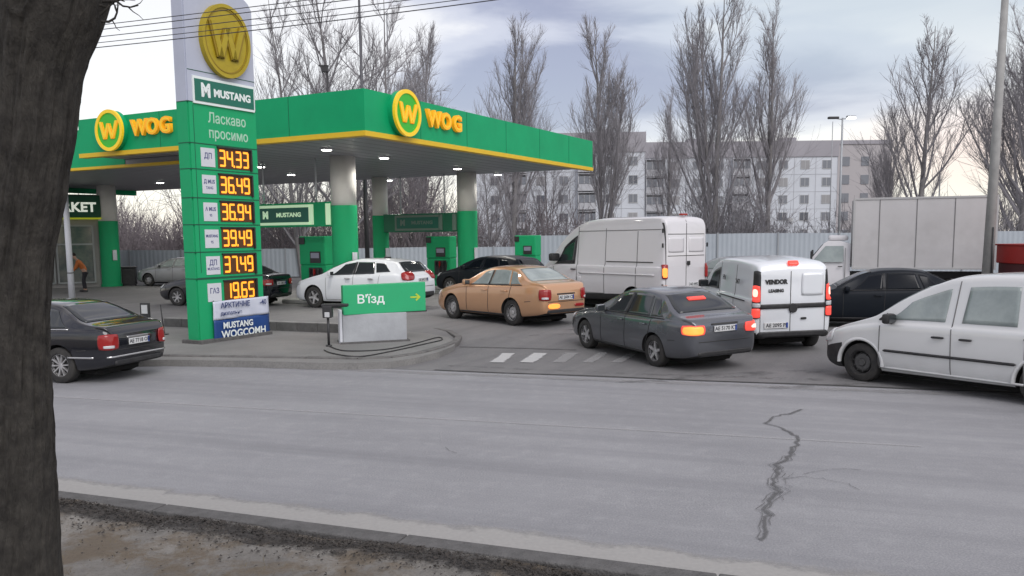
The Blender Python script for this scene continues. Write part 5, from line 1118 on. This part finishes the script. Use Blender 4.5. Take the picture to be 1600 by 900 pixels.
def build_person():
    p = G(135, 456, .2); t = thing('person', 'person in an orange jacket and black trousers bending forward in front of the shop', 'person', (p.x, p.y, .2), rad(195))
    skin = mat('skin', (0.42, 0.26, 0.19), .6); jac = mat('jacket_orange', (0.50, 0.15, 0.035), .8, noise=(8, (0.38, 0.11, 0.03), .6)); tro = mat('trousers_black', (0.02, 0.02, 0.025), .85); hair = mat('hair_dark', (0.03, 0.022, 0.018), .9)
    def skinned(nm, J, E_, m, par):
        me = bpy.data.meshes.new(nm); me.from_pydata([j[0] for j in J], E_, []); o = bpy.data.objects.new(nm, me); COL.objects.link(o)
        o.modifiers.new('s', 'SKIN'); s2 = o.modifiers.new('d', 'SUBSURF'); s2.levels = 2
        for i, j in enumerate(J): r = j[1]; me.skin_vertices[0].data[i].radius = (r, r) if not isinstance(r, tuple) else r
        me.skin_vertices[0].data[0].use_root = True
        dg = bpy.context.evaluated_depsgraph_get(); dg.update(); nm_ = bpy.data.meshes.new_from_object(o.evaluated_get(dg)); bpy.data.objects.remove(o); nm_.materials.clear(); nm_.materials.append(m)
        nm_.polygons.foreach_set('use_smooth', [True]*len(nm_.polygons)); ob = bpy.data.objects.new(nm, nm_); COL.objects.link(ob); ob.parent = par; return ob
    # x forward, pelvis root; torso bent forward
    J = [((0, 0, .93), (.13, .10)), ((.10, 0, 1.13), (.12, .10)), ((.22, 0, 1.32), (.13, .11)), ((.30, 0, 1.42), .06), ((.36, 0, 1.50), .055), ((.41, 0, 1.57), .085), ((.45, 0, 1.63), .09), ((.46, 0, 1.70), .06),
         ((.0, .10, .86), .085), ((.05, .12, .50), .06), ((-.02, .13, .12), .042), ((-.02, .13, .05), .04), ((.14, .14, .03), .035),
         ((.0, -.10, .86), .085), ((.12, -.13, .50), .06), ((.10, -.14, .12), .042), ((.10, -.14, .05), .04), ((.26, -.15, .03), .035),
         ((.24, .19, 1.33), .055), ((.33, .25, 1.08), .042), ((.50, .20, .90), .032), ((.55, .19, .84), .034),
         ((.24, -.19, 1.33), .055), ((.36, -.25, 1.10), .042), ((.54, -.18, .94), .032), ((.59, -.17, .88), .034)]
    E_ = [(0, 1), (1, 2), (2, 3), (3, 4), (4, 5), (5, 6), (6, 7), (0, 8), (8, 9), (9, 10), (10, 11), (11, 12), (0, 13), (13, 14), (14, 15), (15, 16), (16, 17), (2, 18), (18, 19), (19, 20), (20, 21), (2, 22), (22, 23), (23, 24), (24, 25)]
    for h, (bx, by, bz) in ((21, (.55, .19, .84)), (25, (.59, -.17, .88))):
        for k in range(4): J.append(((bx+.05, by+(k-1.5)*.018, bz-.04), .009)); E_.append((h, len(J)-1)); J.append(((bx+.075, by+(k-1.5)*.018, bz-.075), .008)); E_.append((len(J)-2, len(J)-1))
        J.append(((bx+.03, by-.045, bz-.03), .010)); E_.append((h, len(J)-1))
    J.append(((.555, 0, 1.625), .016)); E_.append((6, len(J)-1))
    skinned('body', J, E_, skin, t)
    K = [((-.02, 0, .90), (.165, .135)), ((.10, 0, 1.13), (.155, .135)), ((.22, 0, 1.33), (.165, .14)), ((.29, 0, 1.41), .085), ((.24, .20, 1.33), .08), ((.33, .26, 1.08), .065), ((.47, .21, .93), .05), ((.24, -.20, 1.33), .08), ((.36, -.26, 1.10), .065), ((.51, -.19, .97), .05)]
    skinned('jacket', K, [(0, 1), (1, 2), (2, 3), (2, 4), (4, 5), (5, 6), (2, 7), (7, 8), (8, 9)], jac, t)
    T = [((0, 0, .92), (.14, .11)), ((.0, .10, .84), .10), ((.05, .12, .50), .078), ((-.02, .13, .12), .06), ((.0, -.10, .84), .10), ((.12, -.13, .50), .078), ((.10, -.14, .12), .06)]
    skinned('trousers', T, [(0, 1), (1, 2), (2, 3), (0, 4), (4, 5), (5, 6)], tro, t)
    for x, y in ((.05, .135), (.17, -.145)):
        bm = bmesh.new(); add_box(bm, (x, y, .045), (.28, .10, .09), None, .035); bm_obj('shoe', bm, m_blk, t, smooth=True)
    bm = bmesh.new(); bmesh.ops.create_icosphere(bm, subdivisions=3, radius=.105)
    for v in bm.verts: v.co = Vector((v.co.x*1.05, v.co.y*.92, v.co.z))
    for v in [v for v in bm.verts if v.co.x > .045 and v.co.z < .05 or v.co.z < -.05]: bm.verts.remove(v)
    h = bm_obj('hair', bm, hair, t, smooth=True); h.location = (.43, 0, 1.645)
build_person()
# ------------------------------------------------------------------ BACKGROUND
def build_fences():
    m_f = mat('fence_sheet', (0.40, 0.44, 0.48), .6, noise=(.5, (0.33, 0.37, 0.41), .7)); m_p = mat('fence_post', (0.30, 0.32, 0.34), .6)
    def fence(a, b, h, label, z0=.2):
        d = b-a; L_ = d.length; an = math.atan2(d.y, d.x); t = thing('fence', label, 'fence', (a.x, a.y, z0), an)
        bm = bmesh.new(); n = int(L_/.25); V_ = []; F_ = []
        for i in range(n*4+1):
            x = L_*i/(n*4); y = (.0, .014, .014, 0)[i % 4]; V_ += [(x, y, .08), (x, y, h+.015*math.sin(x*.7))]
        for i in range(n*4): F_.append((2*i, 2*i+2, 2*i+3, 2*i+1))
        bm.free(); o = mesh_obj('panel', V_, F_, m_f, t); md = o.modifiers.new('s', 'SOLIDIFY'); md.thickness = .006
        k = int(L_/3); bm = bmesh.new()
        for z in (.45, h-.25): add_box(bm, (L_/2, .08, z), (L_, .04, .05))
        bm_obj('rail', bm, m_p, t)
        for i in range(k+1): box('post', (L_*i/k, -.03, (h+.06)/2), (.08, .05, h+.06), m_p, t)
    fence(Vector((-34, 50, 0)), Vector((2.0, 50, 0)), 1.68, 'long low grey sheet fence behind the pumps and the silver hatchback')
    fence(Vector((1.6, 47, 0)), Vector((36, 44, 0)), 2.28, 'higher pale grey sheet fence behind the tall van and the box truck')
    m = ground_mat('rough_ground', (0.10, 0.095, 0.085), (0.14, 0.13, 0.11), (0.17, 0.16, 0.14), 6, .1)
    tag(mesh_obj('rough_ground', [(-90, 51, .215), (1.9, 51, .215), (90, 44, .215), (110, 91, .1), (-110, 91, .1)], [(0, 1, 2, 3, 4)], m), kind='structure')
build_fences()
def build_blocks():
    mw = mat('block_panel', (0.60, 0.63, 0.68), .8, noise=(.12, (0.50, 0.53, 0.57), .8)); mj = mat('block_joint', (0.42, 0.43, 0.46), .8); mt = mat('block_attic', (0.36, 0.35, 0.38), .8, noise=(.2, (0.3, 0.29, 0.32), .7))
    mg = mat('far_glass', (0.19, 0.205, 0.235), .15); mfr = mat('far_frame', (0.45, 0.46, 0.47), .6); mb = mat('balcony_panel', (0.48, 0.49, 0.52), .8, noise=(.8, (0.36, 0.36, 0.38), .8)); mbr = mat('block_side', (0.43, 0.41, 0.42), .85)
    def block(name, label, x0, x1, Y, floors, cols, attic, balc, seed, yaw=0.0, fh=2.72):
        rd = random.Random(seed); w = x1-x0; H_ = floors*fh+.9; t = thing('apartment_block', label, 'building', ((x0+x1)/2, Y, 0), yaw)
        bm = bmesh.new(); add_box(bm, (0, 6, H_/2), (w, 12, H_)); wall = bm_obj('wall', bm, mw, t)
        bm = bmesh.new()
        for f in range(1, floors+1): add_box(bm, (0, -.01, .9+f*fh-.02), (w-.02, .05, .05))
        for c in range(cols+1): add_box(bm, (-w/2+w*c/cols, -.012, H_/2), (.06, .05, H_-.02))
        bm_obj('panel_joint', bm, mj, wall)
        bm = bmesh.new(); add_box(bm, (0, 6, H_+attic/2+.002), (w+.3, 12.3, attic)); rf = bm_obj('roof', bm, mt, t)
        for k in range(max(1, cols//4)):
            bm = bmesh.new(); add_box(bm, (-w/2+w*(k+.6)/max(1, cols//4), 6, H_+attic+.5), (2.2, 2.5, 1.0)); bm_obj('roof_box', bm, mt, rf)
        # one window, copied
        bm = bmesh.new(); add_box(bm, (0, -.03, 0), (1.38, .10, 1.35)); w0 = bm_obj('window', bm, mfr, t)
        bm = bmesh.new(); add_box(bm, (-.33, -.075, 0), (.58, .04, 1.18)); add_box(bm, (.33, -.075, 0), (.58, .04, 1.18)); w0p = bm_obj('pane', bm, mg, w0); alts = []
        for ai in range(3): am = w0p.data.copy(); am.materials.clear(); am.materials.append((mat('far_glass_dark', (0.10, 0.11, 0.135), .15), mat('far_curtain', (0.30, 0.30, 0.31), .5), mg)[ai]); alts.append(am)
        bm = bmesh.new(); add_box(bm, (0, -.5, -.75), (2.7, 1.0, 1.0)); add_box(bm, (0, -.5, 1.25), (2.7, 1.0, .10))
        for sx in (-1.3, 1.3): add_box(bm, (sx, -.5, .22), (.08, 1.0, 2.0))
        b0 = bm_obj('balcony', bm, mb, t); bm = bmesh.new(); add_box(bm, (0, -.85, .35), (2.5, .05, 1.1)); g0 = bm_obj('glazing', bm, mg, b0); bm = bmesh.new()
        for sx in (-1.25, -.4, .4, 1.25): add_box(bm, (sx, -.90, .35), (.08, .04, 1.1))
        bm_obj('glazing_bar', bm, mfr, b0); firstw = firstb = True
        for f in range(floors):
            for c in range(cols):
                x = -w/2+w*(c+.5)/cols; z = .9+f*fh+1.45
                if c in balc:
                    o = b0 if firstb else copy_tree(b0, t); firstb = False; o.location = (x, 0, z-.35)
                else:
                    o = w0 if firstw else copy_tree(w0, t); firstw = False; o.location = (x, 0, z)
                    if rd.random() < .6: o.children[0].data = rd.choice(alts)
                    if rd.random() < .14: box('air_conditioner', (x+1.15, -.28, z-.5), (.8, .4, .55), mfr, t)
        return t
    Y = 134
    block('a', 'pale panel apartment block with balconies, seen under and right of the canopy edge', -7.5, 20.0, Y-3, 5, 8, 2.9, (2, 5), 1, rad(-3), 2.75)
    block('b', 'long pale panel apartment block with dark attic, behind the poplars right of the canopy', 20.3, 50.0, Y, 5, 9, 2.4, (0, 4), 2, 0, 2.62)
    t = thing('apartment_block', 'brownish apartment block end behind the lamp post and box truck', 'building', (54.6, Y+2, 0)); bm = bmesh.new(); add_box(bm, (0, 5, 8), (8.8, 10, 16.0)); bm_obj('wall', bm, mbr, t); bm = bmesh.new(); add_box(bm, (0, 5, 16.3), (9.1, 10.3, .6)); bm_obj('roof', bm, mt, t)
    bm = bmesh.new(); add_box(bm, (0, -.03, 0), (1.2, .10, 1.4)); w0 = bm_obj('window', bm, mg, t); fst = True
    for f in range(5):
        for x in (-2.6, .4): o = w0 if fst else copy_tree(w0, t); fst = False; o.location = (x, 0, 2.2+2.8*f)
build_blocks()

m_bark = mat('bark_grey', (0.24, 0.23, 0.23), .95, noise=(1.5, (0.16, 0.155, 0.155), .8)); m_twig = mat('twig_grey', (0.26, 0.25, 0.265), .95); m_twig2 = mat('twig_brown', (0.22, 0.195, 0.205), .95)
def grow(rs, p, d, L_, n, up, jit):
    """a curved branch: points from p, first heading d, bending towards up"""
    pts = [p]; d = d/np.linalg.norm(d)
    for i in range(n):
        d = d+up*np.array([0, 0, 1.0])+rs.normal(0, jit, 3); d /= np.linalg.norm(d); pts.append(pts[-1]+d*L_/n)
    return np.array(pts)
def at_t(pts, t):
    x = t*(len(pts)-1); i = min(int(x), len(pts)-2); f = x-i; return pts[i]*(1-f)+pts[i+1]*f, pts[i+1]-pts[i]
def make_tree(name, seed, H_=17.0, kind='poplar', spread=1.0, limbs=24, stems=1):
    rs = np.random.RandomState(seed); root = bpy.data.objects.new(name, None); COL.objects.link(root)
    trunk = []; mid = []; fine = []; base = []
    for s_ in range(stems):
        lean = rs.normal(0, .05, 3)*(1 if stems == 1 else 2.6); lean[2] = 1
        tp = grow(rs, np.array([0., 0, 0]), lean, H_*(1.0 if s_ == 0 else rs.uniform(.78, .95)), 12, .10 if stems > 1 else .05, .022); base.append(tp)
        trunk.append((tp, np.linspace(.21 if s_ == 0 else .15, .015, 13)**1.0))
    for s_, tp in enumerate(base):
        nl = limbs if s_ == 0 else limbs*2//3
        for k in range(nl):
            f = .10+.82*(k+rs.uniform(0, 1))/nl; p, td = at_t(tp, f); a = rs.uniform(0, 2*math.pi)
            if kind == 'poplar': out = rs.uniform(.55, 1.0)*spread; L1 = H_*(.46*(1-f)+.09)*rs.uniform(.7, 1.15); up = .16
            else: out = rs.uniform(.9, 1.7)*spread; L1 = H_*(.40*(1-f)+.10)*rs.uniform(.7, 1.2); up = .05
            d = np.array([math.cos(a)*out, math.sin(a)*out, 1.0]); lp = grow(rs, p, d, L1, 7, up, .07); r0 = .085*(1-f)+.022; mid.append((lp, np.linspace(r0, .010, 8)))
            nb = int(6+12*L1/(H_*.4))
            for j in range(nb):
                g = .12+.86*(j+rs.uniform(0, 1))/nb; q, ld = at_t(lp, g); ld = ld/np.linalg.norm(ld); d2 = ld+rs.normal(0, .42, 3)+np.array([0, 0, .15]); L2 = L1*(.42*(1-g)+.13)*rs.uniform(.6, 1.2)
                bp_ = grow(rs, q, d2, L2, 4, .13 if kind == 'poplar' else .03, .10); fine.append((bp_, np.linspace(.017, .006, 5)))
                for m_ in range(rs.randint(5, 10)):
                    q2, bd = at_t(bp_, rs.uniform(.15, 1)); bd = bd/np.linalg.norm(bd); d3 = bd+rs.normal(0, .38, 3)+np.array([0, 0, .2]); fine.append((grow(rs, q2, d3, L2*rs.uniform(.3, .75)+.15, 2, .1, .08), [.009, .007, .005]))
    V_, F_ = tube_np(trunk, 8); mesh_obj('trunk', V_, F_, m_bark, root, smooth=True)
    V1, F1 = tube_np(mid, 5); V2, F2 = tube_np(fine, 3); n1 = len(V1); V_ = np.concatenate([V1, V2]); F_ = F1+[tuple(i+n1 for i in f) for f in F2]
    mesh_obj('crown', V_, F_, m_twig, root, smooth=False); return root
def build_trees():
    protos = {}
    spec = {'a': dict(seed=1, limbs=22, spread=.75), 'b': dict(seed=5, limbs=18, spread=.8, stems=3), 'c': dict(seed=9, limbs=26, spread=.62, stems=2), 'd': dict(seed=13, limbs=20, spread=.9, kind='open', stems=2), 'e': dict(seed=21, limbs=20, spread=.72, stems=2)}
    uses = [  # px, top y, depth, proto, width factor, label
        (800, 30, 60, 'b', .95, 'bare poplar with several upright stems rising behind the middle of the canopy edge'),
        (938, 38, 58, 'c', .95, 'bare slim poplar just right of the canopy end, above the tall white van cab'),
        (1118, -25, 56, 'b', 1.0, 'tallest bare poplar, standing right behind the tall white van'),
        (1200, 20, 60, 'e', .95, 'bare poplar beside the tallest one, left of the distant street lamp'),
        (1428, 38, 57, 'a', 1.25, 'bare poplar rising behind the box truck cargo body'),
        (1388, 178, 66, 'e', .9, 'small bare poplar close to the left of the one behind the box truck'),
        (1588, 5, 55, 'a', 1.3, 'bare poplar at the right edge beside the tall concrete pole'),
        (1612, -20, 62, 'c', 1.2, 'bare poplar cut off by the right edge of the photo'),
        (668, 48, 64, 'c', 1.0, 'bare slim poplar above the round logo at the canopy corner'),
        (548, -60, 52, 'd', 1.0, 'wide bare tree behind the thin dark pole over the canopy corner'),
        (600, -15, 60, 'd', .8, 'bare tree just right of the thin dark pole over the canopy'),
        (470, -10, 50, 'd', .85, 'thin bare tree above the canopy, nearest to the price pylon'),
        (1045, 150, 75, 'e', .8, 'short bare tree in front of the apartment block step'),
        (860, 200, 72, 'd', .7, 'low bare tree under the far end of the canopy edge'),
        (770, 230, 55, 'd', .6, 'low bare tree right of the far green and cream column'),
        (440, 215, 55, 'd', .8, 'low bare tree seen between the price pylon and the front column'),
        (650, 225, 58, 'd', .8, 'low bare tree seen between the two far columns'),
    ]
    rs = random.Random(4); seen = set()
    for px, ty, Y, k, wf, label in uses:
        p = at(px, 360, Y); z0 = .2; top = at(px, ty, Y).z; H_ = top-z0
        if k not in protos: protos[k] = make_tree('poplar_tree' if k != 'd' else 'bare_tree', H_=17.0, **spec[k]); o = protos[k]
        else: o = copy_tree(protos[k])
        o.location = (p.x, p.y, z0); s_ = H_/17.0; ws = wf*max(s_, .65); o.scale = (ws, ws, s_); o.rotation_euler = (0, 0, rs.uniform(0, 6.28)); tag(o, label, 'tree', 'bare trees beyond the fence')
    # thickets of bare brush, too dense to count
    def thicket(name, label, regs, seed, m):
        rs = np.random.RandomState(seed); P = []
        for x0, x1, y0, y1, h0, h1, n in regs:
            for i in range(n):
                x = rs.uniform(x0, x1); y = rs.uniform(y0, y1); h = rs.uniform(h0, h1)*(.8+.25*math.sin(x*.6)+.15*math.sin(x*1.7)); b = np.array([x, y, .2])
                d = np.array([rs.normal(0, .28), rs.normal(0, .28), 1]); s_ = grow(rs, b, d, h, 4, .03, .10); P.append((s_, np.linspace(.035, .010, 5)))
                for j in range(9):
                    q, dd = at_t(s_, rs.uniform(.15, 1)); dd = dd/np.linalg.norm(dd); P.append((grow(rs, q, dd+rs.normal(0, .55, 3), h*rs.uniform(.15, .38), 3, .05, .14), [.016, .013, .010, .008]))
        V_, F_ = tube_np(P, 3); tag(mesh_obj(name, V_, F_, m), label, 'brush', kind='stuff')
    thicket('thicket', 'dense brown bare brush behind the low grey fence left of the pylon', [(-40, -19, 54, 66, 2.9, 5.0, 1900)], 3, m_twig2)
    thicket('thicket', 'bare brush and saplings seen under the canopy between the columns', [(-19, -2, 53, 66, 4.4, 7.2, 800), (-2, 9, 54, 68, 2.2, 5.0, 300)], 4, m_twig2)
    thicket('thicket', 'dark bare brush at the feet of the poplars behind the vans', [(12, 19, 52, 62, 2.5, 6.0, 360), (19, 25, 54, 64, 2, 3.4, 120), (24, 52, 50, 64, 3.2, 5.2, 900)], 5, m_twig)
build_trees()

def build_poles():
    # tall concrete pole at the right
    b = at(1543, 410, 26.0); p = Vector((b.x+.0, 26.0, .2)); top = at(1572, -25, 26.0)
    t = thing('concrete_pole', 'tall tapering concrete pole rising behind the silver van beside the box truck', 'pole', p); cyl('shaft', (0, 0, 0), top-p, .165, m_conc, t, .095, 14); cyl('base_collar', (0, 0, 0), (0, 0, .15), .24, m_kerb, t)
    bm = bmesh.new(); add_cyl(bm, (.02, -.19, .6), (.03, -.17, 2.4), .02, seg=8); bm_obj('cable_pipe', bm, m_dark, t)
    bm = bmesh.new(); add_box(bm, (top.x-p.x, top.y-p.y, top.z-p.z-.1), (1.2, .1, .1)); bm_obj('cross_arm', bm, m_dark, t)
    # double street lamp, one side lit
    m_pole = mat('lamp_pole_grey', (0.36, 0.38, 0.40), .5, .3)
    p = at(1311, 360, 52); p.z = .2; tp = at(1311, 184, 52).z-.2; t = thing('street_lamp', 'tall double armed street lamp, right lantern lit, in front of the apartment block', 'street lamp', p)
    cyl('pole', (0, 0, 0), (0, 0, tp), .09, m_pole, t, .055, 10)
    bm = bmesh.new(); add_cyl(bm, (0, 0, tp-.1), (-.55, 0, tp-.02), .03, seg=6); add_cyl(bm, (0, 0, tp-.1), (.35, 0, tp+.02), .03, seg=6); bm_obj('arm', bm, m_pole, t)
    bm = bmesh.new(); add_box(bm, (-.55, 0, tp), (.62, .26, .13), None, .03); bm_obj('lantern', bm, m_dark, t); bm = bmesh.new(); add_box(bm, (.5, 0, tp+.06), (.52, .26, .12), None, .03); l = bm_obj('lantern', bm, m_pole, t)
    bm = bmesh.new(); add_box(bm, (.5, -.02, tp-.02), (.46, .30, .10), None, .03); bm_obj('lit_lens', bm, mat('lit_lantern', (1, 1, 1), .4, emis=6, ecol=(1, .98, .95)), l)
    p = at(1296, 360, 60); p.z = .2; tp = at(1296, 190, 60).z-.2; t = thing('lamp_pole', 'slim pale pole just left of the double armed street lamp', 'pole', p); cyl('pole', (0, 0, 0), (0, 0, tp), .04, m_pole, t, .025, 8); cyl('base_collar', (0, 0, 0), (0, 0, .12), .1, m_dark, t)
    # thin dark pole rising over the canopy corner
    b = at(565, 140, 42); p = Vector((b.x+.05, 42, .2)); top = at(560, -30, 42); t = thing('utility_pole', 'thin dark pole rising above the front corner of the canopy', 'pole', p); cyl('shaft', (0, 0, 0), top-p, .12, mat('pole_dark', (0.10, 0.10, 0.11), .6, .3), t, .05, 10)
    bm = bmesh.new(); add_box(bm, (0, 0, 8.4), (1.0, .08, .08)); bm_obj('cross_arm', bm, m_dark, t)
    # camera mast
    b = at(512, 140, 33); p = Vector((b.x, 33, ZB+.62)); tz = at(512, 108, 33).z-p.z; t = thing('camera_mast', 'short mast with a small dark camera box standing on the canopy roof', 'camera', p); cyl('mast', (0, 0, 0), (0, 0, tz), .03, m_dark, t); bm = bmesh.new(); add_box(bm, (-.08, 0, tz), (.24, .16, .22), None, .02); add_box(bm, (-.12, 0, tz+.12), (.36, .18, .03)); bm_obj('camera_box', bm, m_dark, t)
    for px, Y, ty, lab in ((1465, 60, 270, 'slim pale pole behind the box truck, right of its middle'), (613, 60, 20, 'thin grey pole between the bare trees over the canopy')):
        p = at(px, 360, Y); p.z = .2; tz = at(px, ty, Y).z-.2; t = thing('lamp_pole', lab, 'pole', p); cyl('shaft', (0, 0, 0), (0, 0, tz), .07, m_pole, t, .04, 8); cyl('base_collar', (0, 0, 0), (0, 0, .12), .12, m_dark, t)
    # overhead wires following the road
    RD = Vector((-.9418, .336, 0)); mwire = mat('wire', (0.05, 0.05, 0.055), .6)
    for k, (px, py, Y, r) in enumerate(((440, 6, 13.0, .010), (440, 14, 13.2, .011), (440, 26, 12.6, .010), (440, 36, 12.9, .009), (440, 44, 13.4, .012))):
        c = at(px, py, Y); P = []
        for i in range(41):
            s_ = -26+52*i/40; q = c-RD*s_; P.append((q.x, q.y, q.z+.0009*(s_+3)**2*(1+.25*k)))
        V_, F_ = tube_np([(np.array(P), [r*.6]*41)], 4)
        tag(mesh_obj('overhead_wire', V_, F_, mwire), ['uppermost', 'second from top', 'middle', 'second from bottom', 'lowest'][k]+' of the five overhead wires crossing the price pylon', 'wire', 'overhead wires along the road')
build_poles()

def build_near_tree():
    from mathutils import noise as mn
    Y = 3.55; rows = [(-60, 22, 190), (0, 8, 172), (30, 6, 164), (80, 4, 144), (110, 2, 134), (145, 0, 128), (185, -3, 124), (230, -6, 119), (260, -9, 112), (300, -15, 107), (400, -25, 88), (480, -36, 81), (560, -46, 81), (650, -52, 84), (760, -58, 88), (900, -66, 93), (1080, -80, 104), (1160, -100, 125)]
    prof = []
    for y, xl, xr in rows:
        a = at(xl+3, y, Y); b = at(xr-9, y, Y); prof.append(((a+b)/2, (b-a).length/2))
    # resample
    zs = [p.z for p, r in prof][::-1]; fx = pchip([(p.z, p.x) for p, r in prof][::-1]); fr = pchip([(p.z, r) for p, r in prof][::-1])
    z0 = 0.0; z1 = zs[-1]; n = 420; m_ = 150; V = []; F_ = []
    for i in range(n+1):
        z = z0+(z1+2.2-z0)*i/n; ze = min(z, z1); cx = fx(ze)+(z-ze)*.35; r = fr(ze)*(1-.05*(z-ze))
        for j in range(m_):
            a = 2*math.pi*j/m_; dx, dy = math.cos(a), math.sin(a)
            k = -abs(mn.noise(Vector((dx*7, dy*7, z*2.2))))*.020-abs(mn.noise(Vector((dx*15, dy*15, z*6))))*.013+mn.noise(Vector((dx*3, dy*3, z*.9+7)))*.012+.008
            # knot
            kd = math.hypot((a-4.55+.0)*r*1.0 if True else 0, z-3.40); k += .022*math.exp(-((kd-.045)/.014)**2)-.012*math.exp(-(kd/.03)**2)
            if z > 3.85: k += .05*math.exp(-((z-4.02)/.06)**2)*max(0, dx)
            V.append((cx+dx*(r+k), Y+dy*(r+k), z))
    for i in range(n):
        for j in range(m_): F_.append((i*m_+j, i*m_+(j+1) % m_, (i+1)*m_+(j+1) % m_, (i+1)*m_+j))
    t = thing('street_tree', 'thick dark leaning tree trunk close to the camera at the left edge', 'tree', (0, 0, 0))
    m = mat('dark_bark', (0.032, 0.029, 0.026), .95, noise=(14, (0.10, 0.092, 0.08), .75), bump=(28, 1.0)); nt = m.node_tree
    tc = nt.nodes.new('ShaderNodeTexCoord'); mp = nt.nodes.new('ShaderNodeMapping'); mp.inputs['Scale'].default_value = (38, 38, 11); nz_ = nt.nodes.new('ShaderNodeTexNoise'); nz_.inputs['Scale'].default_value = 1.0; nz_.inputs['Detail'].default_value = 8; nz_.inputs['Roughness'].default_value = .7
    nt.links.new(tc.outputs['Object'], mp.inputs[0]); nt.links.new(mp.outputs[0], nz_.inputs['Vector'])
    for nd in nt.nodes:
        if nd.type == 'BUMP': nt.links.new(nz_.outputs[0], nd.inputs['Height']); nd.inputs['Distance'].default_value = .05
    tr = mesh_obj('trunk', V, F_, m, t, smooth=True)
    rs = np.random.RandomState(8); P = []
    for px, py, dx, L_ in ((163, 8, 1.0, .16), (165, 22, .9, .12), (166, 33, 1.0, .14), (168, 2, .8, .2)):
        q = at(px-8, py, Y-.05); s_ = grow(rs, np.array([q.x, q.y, q.z]), np.array([dx, -.1, .15]), L_, 5, .12, .25); P.append((s_, np.linspace(.006, .002, 6)))
        for k in range(3): q2, dd = at_t(s_, rs.uniform(.3, 1)); P.append((grow(rs, q2, np.array([.6, 0, .5])+rs.normal(0, .4, 3), .07, 3, .1, .3), [.003, .002, .0015, .001]))
    # boughs above the frame
    for a, l in ((0.2, 2.4), (2.6, 2.2), (1.3, 2.0), (-1.2, 2.0)):
        top = np.array([fx(z1)+.7, Y, z1+2.0]); lp = grow(rs, top, np.array([math.cos(a), math.sin(a), 1.2]), l, 6, .05, .12); P.append((lp, np.linspace(.13, .03, 7)))
    V_, F2 = tube_np(P, 6); mesh_obj('crown', V_, F2, m, t, smooth=True)
build_near_tree()
